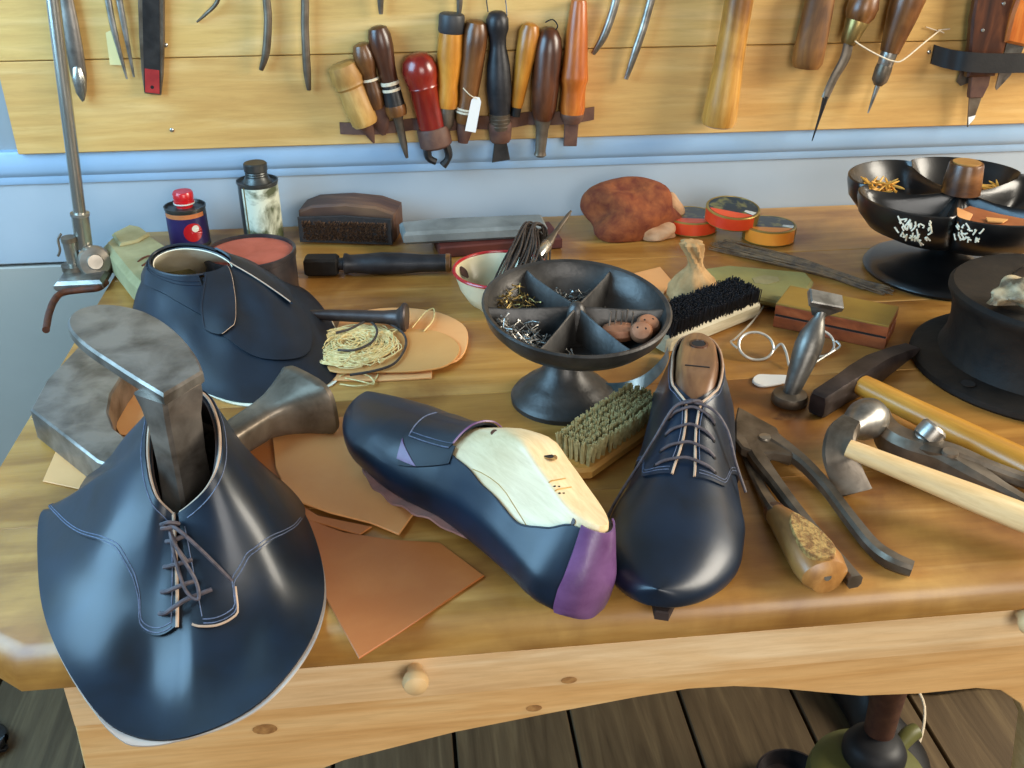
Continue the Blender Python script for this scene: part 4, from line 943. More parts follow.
# dark brush on its side against the wall
bl, br = A(299, 242, 0), A(396, 245, 0)
bx = thing('brush', 'dark wooden block brush standing on its edge against the wall', 'brush', frame(bl, br))
L = (br-bl).length
ol = [(0, .004), (.004, 0), (L-.004, 0), (L, .006), (L-.0005, .042), (L*.8, .051), (L*.5, .054), (L*.15, .050), (.001, .042)]
mb = MB(); mb.prism([(x, y) for x, y in ol], -.060, -.008, .003, Matrix.Rotation(pi/2, 4, 'X')); mb.build('block', M['stone_brown'], bx)
il = [(.010, .007), (L-.008, .006), (L-.006, .034), (L*.6, .039), (L*.3, .039), (.008, .034)]
MB().prism([(x*1.0, y) for x, y in [(.004, .003), (L-.003, .003), (L-.003, .040), (L*.5, .043), (.004, .039)]], .004, .009, .001, Matrix.Rotation(pi/2, 4, 'X')).build('frame', M['brush_dark'], bx)
rnd = random.Random(9); mb = MB()
for i in range(1500):
    x = rnd.uniform(.010, L-.010); z = rnd.uniform(.008, .035); y = -.008
    r = .0009
    mb.add([(x-r, y, z-r), (x+r, y, z-r), (x, y, z+r), (x+rnd.uniform(-.001, .001), y-rnd.uniform(.004, .008), z+rnd.uniform(-.001, .001))], [(0, 1, 3), (1, 2, 3), (2, 0, 3)])
b = mb.build('bristles', M['brush_brown'], bx); b['kind'] = 'stuff'
# whetstone on wooden base
wa, wb_ = A(404, 246, .016), A(548, 240, .016)
ws = thing('whetstone', 'long grey whetstone on a dark red wooden base near the wall', 'whetstone', frame(V((wa.x, wa.y, T)), V((wb_.x, wb_.y+.02, T))))
L = (wb_-wa).length
MB().box(.045, L+.02, -.016, .052, 0, .016, .002).build('base', M['stone_base'], ws)
MB().prism([(0, .0), (L, -.012), (L+.004, .036), (.06, .05), (.0, .046)], .0165, .034, .004).build('stone', M['stone'], ws)
# ------------------------------------------------------------------ cans and polish tin
def can(name, px, py, r, h, label, M_cap, capr, neck):
    c = A(px, py, 0)
    t = thing(name, label, 'can', c)
    MB().lathe([(r*.97, 0), (r*1.03, .001), (r*1.03, .004), (r, .005), (r, h-.004), (r*1.04, h-.003), (r*1.04, h), (r*.98, h), (r*.95, h-.003), (r*.5, h-.002), (0, h-.002)], 40).build('body', M['can_metal'], t)
    return t, c
c1, _ = can('can', 191, 244, .0265, .056, 'small can with a bright red screw cap and a dark navy label', None, .012, 0)
cp1 = MB().lathe([(.011, .054), (.011, .060), (.0135, .0605), (.0135, .0635), (.0128, .064), (.0128, .066), (.0135, .0665), (.0135, .073), (.012, .0755), (0, .0758)], 32).build('cap', M['red_plastic'], c1, label='bright red screw cap')
MB().lathe([(.0128, .0585), (.0142, .059), (.0142, .0605), (.0128, .061)], 32).build('neck_ring', M['white_enamel'], cp1)
def wrap(t, r, a0, a1, z0, z1, name, mat, th=.0004, label=None):
    g_ = [[V((r*math.cos(lerp(a0, a1, i/24)), r*math.sin(lerp(a0, a1, i/24)), lerp(z0, z1, j))) for j in (0, 1)] for i in range(25)]
    g2 = [[V((p.x*(1-th/r), p.y*(1-th/r), p.z)) for p in q] for q in g_]
    return sheet(g_, g2).build(name, M[mat], t, label=label)
def spot(t, r, ac, zc, rad, name, mat, label=None):
    g_ = []
    for i in range(7):
        g_.append([V((r*math.cos(ac+rad*i/6/r*math.cos(2*pi*k/24)), r*math.sin(ac+rad*i/6/r*math.cos(2*pi*k/24)), zc+rad*i/6*math.sin(2*pi*k/24))) for k in range(25)])
    return sheet(g_, [[V((p.x*.99, p.y*.99, p.z)) for p in q] for q in g_]).build(name, M[mat], t, label=label)
wrap(c1, .0268, -pi, pi, .006, .044, 'label', 'label_navy')
wrap(c1, .0269, -2.7, -.4, .044, .050, 'label_band', 'label_orange')
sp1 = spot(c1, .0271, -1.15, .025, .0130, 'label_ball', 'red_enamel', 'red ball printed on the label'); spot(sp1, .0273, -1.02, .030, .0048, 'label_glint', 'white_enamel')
c2, _ = can('can', 265, 243, .0265, .090, 'tall slim can with a ribbed dark cap and marbled green label', None, .012, 0)
MB().lathe([(.020, .088), (.017, .092), (.0155, .095)], 32).build('shoulder', M['can_metal'], c2)
MB().lathe([(.0145, .093), (.0150, .094), (.0143, .0955), (.0150, .097), (.0143, .0985), (.0150, .100), (.0143, .1015), (.0155, .103), (.0155, .112), (.0140, .1135), (0, .114)], 32).build('cap', M['can_metal'], c2)
wrap(c2, .0268, -2.35, 1.0, .006, .084, 'label', 'label_marble')
MB().box(-.0008, .0008, -.0272, -.0262, .006, .086, 0, Matrix.Rotation(-.62, 4, 'Z')).build('seam', M['brass'], c2)
c3 = thing('polish_tin', 'round dark tin filled with salmon red polish behind the back shoe upper', 'tin', A(255, 291, 0))
MB().lathe([(.0525, 0), (.054, .002), (.054, .047), (.0555, .048), (.0555, .054), (.054, .055), (.052, .054), (.052, .050), (0, .049)], 56).build('body', M['tin_dark'], c3)
MB().lathe([(.0519, .0485), (.0519, .0505), (.034, .0520), (.012, .0510), (0, .0505)], 48).build('polish', M['salmon'], c3, label='salmon red polish')
# olive wrapped block left
p0, p1 = A(112, 262, 0), A(172, 298, 0)
ow = thing('wrapped_block', 'olive grey cloth wrapped block beside the metal rod stand', 'wrapped block', A(140, 290, 0))
o_ = [A(px, py, .036).to_2d() for px, py in [(102, 243), (112, 234), (130, 226), (142, 227), (180, 252), (196, 268), (170, 290), (140, 287), (128, 276)]]
MB().prism(o_, T+.0005, T+.036, .007).build('wrap', M['olive_cloth'], ow, True)
o_ = [A(px, py, .036).to_2d() for px, py in [(112, 236), (130, 227), (141, 229), (150, 236), (138, 243), (120, 247)]]
MB().prism(o_, T+.034, T+.040, .0025).build('folded_end', M['olive_cloth'], ow, True)
MB().tube([A(138, 262, .036), A(143, 258, .037), A(150, 256, .036), A(147, 262, .0365), A(142, 266, .0365)], .0012, 6, 4).build('orange_tie', M['cord_brown'], ow, True)
# ------------------------------------------------------------------ metal rod stand
st = thing('rod_stand', 'nickel plated metal rod rising from a clamp bracket at the left bench end', 'stand', A(88, 282, 0))
rb, rt = A(79, 240, .045), W(48, -60, 1.25)
rb = A(80, 254, .03); d = ray(50, 0); 
# rod passes the two pixels on an upright plane through its base
rb2 = W(80, 215, rb.y); rt2 = W(53, 0, rb.y); ext = (rt2-rb2)
MB().tube([rb2+ext*-.12, rb2+ext*.3, rb2+ext*1.35], .0075, 18).build('rod', M['nickel'], st, True)
MB().tube([rb2-ext*.17, rb2+ext*.0], .0105, 18).build('sleeve', M['nickel'], st, True)
MB().tube([rb2-ext*.002, rb2+ext*.012], .0115, 18).build('collar', M['steel_bright'], st, True)
c_ = W(69, 240, rb.y-.008)
MB().tube([V((c_.x, c_.y, T+.012)), V((c_.x, c_.y, T+.052))], .0085, 18).build('socket', M['nickel'], st, True)
MB().tube([V((c_.x, c_.y, T+.050)), V((c_.x, c_.y, T+.056))], .0095, 18).build('socket_cap', M['steel_dark'], st, True)
kx = W(96, 268, rb.y-.01); MB().lathe([(0, -.010), (.018, -.010), (.021, -.006), (.021, .006), (.018, .010), (.010, .012), (.009, .015), (0, .015)], 28, Matrix.Translation(V((kx.x, kx.y, T+.0225))) @ Matrix.Rotation(math.radians(70), 4, 'X') @ Matrix.Rotation(math.radians(20), 4, 'Y')).build('clamp_knob', M['steel'], st, True)
bx0 = A(82, 288, 0)
MB().box(bx0.x-.028, bx0.x+.03, bx0.y-.014, bx0.y+.04, T+.0005, T+.014, .004).build('foot', M['steel_bright'], st, True)
MB().tube([V((c_.x, c_.y, T+.013)), V((c_.x, c_.y, T+.02))], .016, 20).build('flange', M['steel_dark'], st, True)
MB().tube([W(61, 234, rb.y-.01), W(58, 240, rb.y-.01), W(60, 250, rb.y-.012), W(58, 256, rb.y-.012)], .0016, 8, 4).build('hook', M['steel_dark'], st, True)
mb = MB().tube([A(106, 282, .006), A(98, 288, .005), A(80, 290, .005), A(62, 293, .005), A(54, 301, .004), A(49, 314, .004), A(46, 330, .0045)], .0042, 10, 6)
solo('cord', mb, M['cord_brown'], 'thick brown leather cord curving round the foot of the metal rod stand', 'cord')
# ------------------------------------------------------------------ twine, black cord, iron punch
rnd = random.Random(12); mb = MB(); cc = A(362, 345, .011); cz = cc.z
for i in range(70):
    a = A(rnd.uniform(334, 352), rnd.uniform(322, 366), .0095); r = rnd.uniform(.012, .052); ph = rnd.uniform(0, 6)
    pts = []
    for k in range(10):
        t_ = ph+k*rnd.uniform(.5, .9)
        pts.append(V((cc.x-.010+r*1.0*math.cos(t_)+rnd.uniform(-.004, .004), cc.y+r*.95*math.sin(t_)+rnd.uniform(-.004, .004), cz+rnd.uniform(-.001, .010)*(1-r/.05))))
    mb.tube(pts, .0006, 5, 4)
for pts in ([(345, 378), (360, 381), (374, 384), (369, 376), (352, 372), (340, 376)], [(340, 384), (356, 386), (372, 383), (378, 372), (366, 364)], [(412, 328), (420, 318), (427, 311), (434, 309), (433, 320), (424, 331)]):
    mb.tube([A(px, py, .0095 if py < 370 else .004) for px, py in pts], .0008, 5, 5)
solo('twine', mb, M['twine'], 'loose tangle of pale flax twine on the tan leather soles', 'twine', None, 'stuff')
mb = MB().tube([A(338, 350, .016), A(355, 350, .017), A(372, 342, .018), A(377, 330, .016), A(368, 321, .016), A(350, 329, .018), A(336, 333, .017)], .0014, 8, 6)
mb.tube([A(368, 321, .016), A(385, 322, .014), (A(402, 332, .011)), A(406, 345, .0105), A(396, 362, .0105), A(378, 370, .010), A(350, 375, .0075)], .0014, 8, 6)
solo('cord', mb, M['cord'], 'thin black cord curling over the pale twine', 'cord')
p0, p1 = A(300, 314, .020), A(407, 318, .020)
ip = thing('iron_punch', 'dark iron punch with a flat round head lying behind the twine', 'punch', frame(p0, p1)); L = (p1-p0).length
MB().lathe([(.0045, 0), (.0065, L*.3), (.0075, L*.78), (.009, L*.90), (.013, L*.94), (.0155, L*.95), (.017, L*.965), (.017, L*.985), (.0155, L), (0, L)], 28, axis='X').build('body', M['head_dark'], ip)
# ------------------------------------------------------------------ rag, tins, small bag
def blob(c, rx, ry, rz, seed, amp, freq=3, flat=True, n=28, m=18, fold=None):
    rnd = random.Random(seed); ks = [(V((rnd.uniform(-1, 1), rnd.uniform(-1, 1), rnd.uniform(-1, 1)))*freq, rnd.uniform(0, 6)) for _ in range(9)]
    rings = []
    for j in range(m+1):
        ph = -pi/2+pi*j/m; ring = []
        for i in range(n):
            th = 2*pi*i/n; d = V((math.cos(ph)*math.cos(th), math.cos(ph)*math.sin(th), math.sin(ph)))
            k = 1+amp*sum(math.sin(q.dot(d)+o) for q, o in ks)/3
            p = V((d.x*rx*k, d.y*ry*k, d.z*rz*k))
            if fold: p = fold(p)
            if flat and p.z < -rz*.55: p.z = -rz*.55
            ring.append(V(c)+p)
        rings.append(ring)
    return MB().loft(rings)
rg = thing('rag', 'crumpled russet brown fluffy rag at the back of the bench', 'rag', A(630, 240, 0))
cr_ = A(630, 233, .0)
blob((cr_.x, cr_.y, T+.026), .066, .042, .046, 5, .20, 4.4, n=48, m=32).build('cloth', M['rag'], rg, True)
blob((A(652, 238, 0).x, A(652, 238, 0).y, T+.0085), .034, .016, .013, 8, .22, 4.5).build('pale_fold', M['rag_pale'], rg, True, label='pale fold of the underside')
blob((A(668, 222, 0).x, A(668, 222, 0).y, T+.018), .018, .026, .026, 11, .18, 4).build('pale_fold', M['rag_pale'], rg, True)
def tin(px, py, z, r, h, label, side, ang, tl=(0, 0)):
    t = thing('polish_tin', label, 'tin', Matrix.Translation(A(px, py, z)) @ Matrix.Rotation(tl[0], 4, 'X') @ Matrix.Rotation(tl[1], 4, 'Y'), 'polish tins at the back of the bench')
    MB().lathe([(r*.97, 0), (r, .001), (r, h*.45), (r*1.02, h*.48), (r*1.02, h-.001), (r*.99, h), (r*.93, h), (r*.92, h-.001), (0, h-.001)], 48).build('body', M['tin_gold'], t)
    MB().lathe([(0, h-.0012), (r*.915, h-.0012), (r*.915, h-.0002), (0, h-.0002)], 48).build('lid_picture', M['tin_top'], t)
    wrap(t, r*1.03, ang-1.2, ang+1.0, h*.12, h*.92, 'side_panel', side)
    g_ = [[V((r*.9*rr*math.cos(a), r*.9*rr*math.sin(a), h+.0002)) for rr in (1, .62)] for a in [ang-1.15+2.2*i/16 for i in range(17)]]
    g_ = [[q[0], V((lerp(g_[0][0].x, g_[-1][0].x, i/16), lerp(g_[0][0].y, g_[-1][0].y, i/16), h+.0002))] for i, q in enumerate(g_)]
    sheet(g_, [[p-V((0, 0, .0004)) for p in q] for q in g_]).build('lid_panel', M[side], t)
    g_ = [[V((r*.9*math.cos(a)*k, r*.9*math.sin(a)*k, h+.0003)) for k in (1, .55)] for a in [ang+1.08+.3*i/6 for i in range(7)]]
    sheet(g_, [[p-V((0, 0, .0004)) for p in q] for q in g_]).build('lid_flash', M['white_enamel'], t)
    return t
tin(690, 228, .0005, .038, .020, 'flat red floral polish tin half hidden behind the rag', 'tin_red', -1.75)
tin(768, 238, .0005, .036, .021, 'orange sided floral polish tin lying flat at the right of the three', 'tin_orange', -1.75)
tin(731, 220, .0215, .037, .020, 'red floral polish tin stacked on top of the other two tins', 'tin_red', -2.0, (.12, .02))
bg_ = thing('cloth_bag', 'small tan cloth bag twisted shut at the neck', 'bag', A(690, 302, 0))
BS = 1.15
rings = []; 
for z, r, tw in ((0, .016, 0), (.001, .022, .0), (.008, .0265, .05), (.018, .026, .15), (.027, .020, .3), (.035, .0125, .5), (.041, .0085, .8), (.046, .0075, 1.1), (.052, .009, 1.3), (.060, .0115, 1.5), (.066, .0125, 1.6), (.068, .0085, 1.6)):
    ring = []
    for k in range(40):
        a = 2*pi*k/40; am = .03+.16*min(z/.045, 1)
        rr = r*(1+am*math.sin(7*(a+tw))+.05*math.sin(3*a+1)); ring.append(((rr*math.cos(a)*1.06+z*.10*math.sin(z*60))*1.0, rr*math.sin(a)*1.0, z*BS))
    rings.append(ring)
MB().loft(rings).build('bag', M['bag'], bg_)
# ------------------------------------------------------------------ bristle bundle, olive packet, box
rnd = random.Random(21); mb = MB()
a, b = A(722, 243, .004), A(885, 290, .004); d = (b-a); nn = V((-d.y, d.x, 0)).normalized()
for i in range(60):
    w0 = rnd.uniform(-.030, .020)*rnd.random()**.4; w1 = rnd.uniform(-.012, .010)
    p = a+nn*w0*1.1+d*rnd.uniform(-.05, .08); q = b+nn*w1+d*rnd.uniform(-.12, .05); mid = p.lerp(q, .55)+nn*rnd.uniform(-.004, .004)
    for v_ in (p, q): v_.z = T+.0012+rnd.random()*.005
    mid.z = T+.002+rnd.random()*.007
    mb.tube([p, mid, q], [.0004, .0012, .0007], 5, 4)
solo('bristle_bundle', mb, M['wire_dark'], 'bundle of long dark hog bristles behind the olive packet', 'bristles', None, 'stuff')
pk = thing('packet', 'flat olive paper packet leaning on the ochre box', 'packet', A(740, 290, 0))
o_ = [A(px, py, .016).to_2d() for px, py in [(700, 268), (728, 264), (806, 271), (814, 279), (800, 304), (786, 303), (760, 297), (712, 296)]]
MB().prism(o_, T+.0055, T+.015, .003).build('paper', M['olive_pack'], pk, True)
o_ = [A(px, py, .0155).to_2d() for px, py in [(752, 278), (764, 275), (778, 277), (780, 281), (768, 284), (755, 283)]]
MB().prism(o_, T+.0148, T+.0156, .0002).build('mark', M['olive_cloth'], pk, True)
MB().prism([A(px, py, .0).to_2d() for px, py in [(703, 285), (728, 278), (800, 284), (800, 305), (716, 303)]], T+.0002, T+.006, .002).build('paper', M['olive_cloth'], pk, True)
zt = .030
bo = [A(px, py, zt) for px, py in [(776, 303), (795, 276), (892, 300), (889, 326)]]
bq = thing('box', 'flat ochre topped wooden box with red brown sides, right of the packet', 'box', V((bo[0].x, bo[0].y, T)))
e1 = bo[3]-bo[0]; e2 = V((-e1.y, e1.x, 0)).normalized()*.058
def para(k, z0, z1, name, mat, bv=.001):
    c = bo[0]+e1*.5+e2*.5; P = [bo[0], bo[3], bo[3]+e2, bo[0]+e2]
    P = [(c+(p-c)*k).to_2d() for p in P]; MB().prism(P, T+z0, T+z1, bv).build(name, M[mat], bq, True)
para(1, 0, .0145, 'bottom', 'box_side'); para(.985, .014, .0165, 'gap', 'dark', 0); para(1, .016, zt-.002, 'lid', 'box_side'); para(1.0, zt-.0025, zt, 'lid_top', 'box_ochre', .0008)
# ------------------------------------------------------------------ brushes
def brush(name_lab, heel, toe, L, wdt, back, hb, hbr, mback, mbr, n_rows, n_cols, tuft, seed, roll=0, taper=.88):
    t = thing('brush', name_lab, 'brush', frame(heel, toe))
    W2 = wdt/2
    o = [(0, -W2*.75), (.008, -W2), (L-.012, -W2*taper), (L-.003, -W2*.5), (L, 0), (L-.003, W2*.5), (L-.012, W2*taper), (.008, W2), (0, W2*.75)]
    MB().prism(o, 0, hb, .003).build('back', M[mback], t)
    rnd = random.Random(seed); mb = MB()
    for i in range(n_rows):
        for j in range(n_cols):
            x = lerp(.014, L-.014, i/(n_rows-1)); y = lerp(-W2+.007, W2-.007, j/(n_cols-1))*(1 if x < L*.7 else taper)
            for k in range(tuft):
                a = rnd.uniform(0, 2*pi); r = rnd.uniform(0, .0021)
                bx_, by_ = x+r*math.cos(a)*.6, y+r*math.sin(a)*.6; tx, ty = x+r*math.cos(a)*1.35+rnd.uniform(-.001, .001), y+r*math.sin(a)*1.35+rnd.uniform(-.001, .001)
                if j == 0: ty -= .002
                if j == n_cols-1: ty += .002
                h = hb+hbr*rnd.uniform(.9, 1.03); q = .00045
                mb.add([(bx_-q, by_-q, hb-.001), (bx_+q, by_-q, hb-.001), (bx_, by_+q, hb-.001), (tx-q, ty-q, h), (tx+q, ty-q, h), (tx, ty+q, h)], [(0, 1, 4, 3), (1, 2, 5, 4), (2, 0, 3, 5), (3, 4, 5)])
    b_ = mb.build('bristles', M[mbr], t); b_['kind'] = 'stuff'
    return t
h_, t_ = A(642, 411, .0), A(560, 470, .0)
brush('wooden brush with stiff olive tan bristles pointing up, between the shoes', A(652, 414, 0), A(548, 490, 0), .143, .048, 0, .012, .022, 'brush_back', 'brush_olive', 16, 6, 26, 31)
# black brush lying on its side
ha, hb_ = A(667, 356, 0), A(760, 318, 0)
sb = thing('brush', 'brush with black bristles and a pale weathered wooden back, lying on its side', 'brush', frame(ha, hb_))
L = (hb_-ha).length
MB().prism([(0, .002), (.006, 0), (L*.5, 0), (L-.006, 0), (L, .004), (L, .018), (L-.006, .0215), (.006, .0215), (0, .017)], -.046, -.0, .004, Matrix.Rotation(math.radians(94), 4, 'X')).build('back', M['brush_grey'], sb)
rnd = random.Random(77); mb = MB(); Rb = Matrix.Rotation(math.radians(94), 4, 'X')
for i in range(30):
    for j in range(9):
        for k in range(9):
            x = lerp(.006, L-.006, i/29)+rnd.uniform(-.002, .002); zz = lerp(-.042, -.004, j/8)+rnd.uniform(-.002, .002); q = .0005
            y0, y1 = .019, .038+rnd.uniform(-.002, .001)
            x1, z1 = x+rnd.uniform(-.002, .002), zz+rnd.uniform(-.002, .002)
            mb.add([(x-q, y0, zz-q), (x+q, y0, zz-q), (x, y0, zz+q), (x1-q, y1, z1-q), (x1+q, y1, z1-q), (x1, y1, z1+q)], [(0, 1, 4, 3), (1, 2, 5, 4), (2, 0, 3, 5), (3, 4, 5)], Rb)
b_ = mb.build('bristles', M['brush_black'], sb); b_['kind'] = 'stuff'
zmin = min((ROOTM[sb.name] @ V(v_.co)).z for ch in sb.children for v_ in ch.data.vertices)
sb.location.z += T+.0005-zmin; ROOTM[sb.name] = Matrix.Translation((0, 0, T+.0005-zmin)) @ ROOTM[sb.name]
# ------------------------------------------------------------------ spectacles
sp = thing('spectacles', 'old round wire rimmed spectacles lying by the black brush', 'spectacles', A(780, 345, 0))
e0, e1_ = A(756, 346, .012), A(817, 343, .012)
for c in (e0, e1_):
    nrm_ = V((.05, -.62, .78)).normalized(); q = nrm_.to_track_quat('Z', 'Y').to_matrix().to_4x4(); m_ = Matrix.Translation(c) @ q
    ri = MB().tube([(.0195*math.cos(2*pi*k/32), .0165*math.sin(2*pi*k/32), 0) for k in range(32)], .0015, 8, closed=True, M=m_).build('rim', M['spec_wire'], sp, True)
    mb = MB(); mb.lathe([(0, -.0005), (.0185, -.0005), (.0185, .0005), (0, .0005)], 32, m_ @ Matrix.Diagonal((1, .85, 1, 1))); mb.build('lens', M['glass'], ri, True)
MB().tube([A(774, 350, .012), A(781, 344, .018), A(786, 352, .012), A(789, 366, .004)], .0014, 8, 5).build('bridge', M['spec_wire'], sp, True)
MB().tube([A(737, 348, .013), A(731, 342, .014), A(736, 338, .010), A(752, 322, .006), A(764, 305, .004), A(764, 297, .003), A(757, 301, .0025)], .0012, 8, 6).build('temple', M['spec_wire'], sp, True)
MB().tube([A(836, 341, .013), A(840, 346, .010), A(832, 352, .005), A(800, 372, .002)], .0012, 8, 6).build('temple', M['spec_wire'], sp, True)
mb = MB().prism([p.to_2d() for p in crom([A(752, 383, 0), A(757, 377, 0), A(770, 377, 0), A(790, 378, 0), A(792, 382, 0), A(775, 387, 0), A(760, 388, 0)], 4, True)], T+.0003, T+.0035, .001)
solo('bone_folder', mb, M['white'], 'small white bone blade beside the standing burnishing iron', 'blade')
# ------------------------------------------------------------------ standing iron stamp
bi = thing('burnishing_iron', 'grey steel hand stamp standing upright on its round foot', 'stamp', A(789, 402, 0))
base = A(789, 402, 0); tp = W(824, 305, base.y+.028)
ax_ = (tp-V((base.x, base.y, T))); Lb = ax_.length
MB().lathe([(0, .0), (.0165, 0), (.0178, .002), (.0178, .007), (.0165, .010), (.009, .012), (0, .012)], 32).build('foot', M['steel_dark'], bi)
fm = frame(V((0, 0, .008)), ax_)
MB().lathe([(.008, 0), (.0088, Lb*.08), (.0125, Lb*.36), (.0138, Lb*.5), (.0125, Lb*.62), (.008, Lb*.74), (.0055, Lb*.80), (.0055, Lb*.86), (0, Lb*.87)], 24, fm, 'X').build('grip', M['stamp_steel'], bi)
hm_ = Matrix.Translation(ax_*.93+V((0, 0, .008))) @ Matrix.Rotation(math.radians(-12), 4, 'Z') @ Matrix.Rotation(math.radians(25), 4, 'X') @ Matrix.Rotation(math.radians(14), 4, 'Y')
MB().prism([(-.017, -.009), (.017, -.008), (.017, .009), (-.017, .009)], .002, .010, .0012, hm_).build('head', M['steel_bright'], bi)
MB().loft([[(x*.0155, y*.008, .003) for x, y in ((-1, -1), (1, -1), (1, 1), (-1, 1))], [(x*.006, y*.0055, -.012) for x, y in ((-1, -1), (1, -1), (1, 1), (-1, 1))]], M=hm_).build('neck', M['stamp_steel'], bi)
# ------------------------------------------------------------------ hammers
def handle_lathe(t, prof, L, mat, name='handle', sy=.8):
    MB().lathe([(0, prof[0][0]*L)]+[(r, q*L) for q, r in prof]+[(0, prof[-1][0]*L)], 24, axis='X', sy=sy).build(name, M[mat], t)
p0, p1 = A(862, 385, .017), A(1068, 486, .016)
h1 = thing('hammer', 'hammer with a long golden yellow handle and dark rectangular head', 'hammer', frame(p0, p1)); L = (p1-p0).length
handle_lathe(h1, [(0, .0125), (.06, .013), (.3, .0135), (.6, .0155), (.85, .0165), (1, .016)], L, 'handle_yellow')
ha, hb_ = A(817, 405, .014), A(912, 347, .012)
mb = MB(); ax = (hb_-ha).normalized(); sdv = V((0, 0, 1)).cross(ax); Lh = (hb_-ha).length; rings = []
for q, w_, z0, z1 in ((0, .0085, .003, .024), (.02, .010, .002, .026), (.25, .0105, .002, .027), (.38, .012, .001, .028), (.55, .012, .001, .028), (.65, .0105, .002, .026), (.85, .010, .005, .020), (1, .0095, .009, .014)):
    c = ha+ax*Lh*q
    rings.append([V((c.x, c.y, 0))+sdv*w_*x+V((0, 0, T+lerp(z0, z1, y))) for x, y in ((-1, .2), (-.8, 0), (.8, 0), (1, .2), (1, .8), (.8, 1), (-.8, 1), (-1, .8))])
mb.loft(rings).build('head', M['head_dark'], h1, True, ang=30)
# round faced shoemaker hammer
p0, p1 = A(848, 448, .040), A(1060, 532, .022)
h2 = thing('hammer', 'shoemaker hammer with a round polished face and pale ash handle', 'hammer', frame(p0, p1)); L = (p1-p0).length
handle_lathe(h2, [(0, .009), (.08, .0097), (.3, .0108), (.6, .0128), (.8, .0135), (1, .013)], L, 'handle_pale')
# head: claw side swept down to the bench, ball face raised behind
hp = [A(856, 495, .002), A(846, 474, .016), A(839, 454, .030), A(841, 437, .040), A(850, 426, .044)]
mb = MB(); rings = []
ws_ = [(.0145, .0012), (.0145, .003), (.0140, .006), (.0125, .009), (.0095, .0098)]
cv = crom(hp, 4); wv = []
for i in range(len(ws_)-1): wv += [(lerp(ws_[i][0], ws_[i+1][0], k/4), lerp(ws_[i][1], ws_[i+1][1], k/4)) for k in range(4)]
wv += [ws_[-1]]
sdir = V((.86, -.5, 0)).normalized()
for i, c in enumerate(cv):
    tg = (cv[min(i+1, len(cv)-1)]-cv[max(i-1, 0)]).normalized(); nv = tg.cross(sdir).normalized(); w_, th = wv[i]
    sd2 = (sdir - tg*sdir.dot(tg)).normalized()
    rings.append([c+sd2*w_*x+nv*th*y for x, y in ((-1, -.6), (-.8, -1), (.8, -1), (1, -.6), (1, .6), (.8, 1), (-.8, 1), (-1, .6))])
for r in rings:
    for p in r: p.z = max(p.z, T+.0006)
mb.loft(rings).build('peen', M['steel_dark'], h2, True, ang=30)
fc = A(861, 420, .040); fm = frame(A(845, 432, .042), A(870, 417, .036))
Lf = (A(870, 417, .036)-A(845, 432, .042)).length
MB().lathe([(.007, 0), (.0075, Lf*.2), (.011, Lf*.42), (.0165, Lf*.62), (.0185, Lf*.8), (.0185, Lf*.95), (.017, Lf*1.08), (.012, Lf*1.16), (0, Lf*1.19)], 28, fm, 'X').build('face', M['steel_bright'], h2, True)
# ------------------------------------------------------------------ lasting pincers (right) and lasting pliers
lp = thing('lasting_pincers', 'dark steel lasting pincers with a hammer knob, behind the pale handled hammer', 'pincers', A(930, 455, 0))
def flatbar(t, name, px, zs, ws, ths, mat, n=5):
    C = crom([A(a, b, z) for (a, b), z in zip(px, zs)], n); Wd = []; Th = []
    for i in range(len(ws)-1):
        Wd += [lerp(ws[i], ws[i+1], k/n) for k in range(n)]; Th += [lerp(ths[i], ths[i+1], k/n) for k in range(n)]
    Wd.append(ws[-1]); Th.append(ths[-1]); rings = []
    for i, c in enumerate(C):
        tg = (C[min(i+1, len(C)-1)]-C[max(i-1, 0)]).normalized(); s_ = V((0, 0, 1)).cross(tg).normalized(); u_ = tg.cross(s_)
        rings.append([c+s_*Wd[i]*x+u_*Th[i]*y for x, y in ((-1, -.5), (-.6, -1), (.6, -1), (1, -.5), (1, .5), (.6, 1), (-.6, 1), (-1, .5))])
    for r in rings:
        for p in r: p.z = max(p.z, T+.0006)
    return MB().loft(rings).build(name, M[mat], t, True, ang=32)
flatbar(lp, 'jaw', [(884, 414), (884, 426), (892, 440), (910, 449), (940, 458), (970, 474), (1000, 490), (1030, 506)], [.024, .023, .022, .021, .020, .017, .013, .010], [.005, .009, .013, .0145, .014, .011, .007, .005], [.007, .011, .014, .014, .013, .010, .007, .005], 'steel_dark')
flatbar(lp, 'jaw', [(905, 444), (930, 449), (955, 456), (985, 467), (1010, 476), (1040, 486)], [.026, .027, .025, .021, .018, .016], [.007, .012, .010, .0065, .006, .006], [.006, .008, .008, .0065, .006, .006], 'steel_dark')
kc = A(930, 438, .022); MB().lathe([(.009, -.016), (.009, .0), (.0115, .002), (.0122, .006), (.0122, .014), (.010, .0165), (0, .0172)], 24, Matrix.Translation(A(923, 440, .030)) @ V((.55, .1, .6)).normalized().to_track_quat('Z', 'Y').to_matrix().to_4x4()).build('hammer_knob', M['steel_bright'], lp, True)
MB().lathe([(0, 0), (.007, 0), (.0065, .003), (0, .004)], 16, Matrix.Translation(A(950, 454, .0325))).build('pivot', M['steel_dark'], lp, True)
pl_ = thing('pliers', 'dark steel lasting pliers with open handles lying beside the laced shoe', 'pliers', A(775, 440, 0))
jaw = [A(px, py, .018).to_2d() for px, py in [(738, 406), (748, 411), (762, 419), (777, 427), (780, 434), (796, 448), (792, 455), (775, 452), (758, 453), (742, 447), (735, 438), (735, 420)]]
MB().prism(jaw, T+.008, T+.018, .0015).build('jaw', M['steel_dark'], pl_, True)
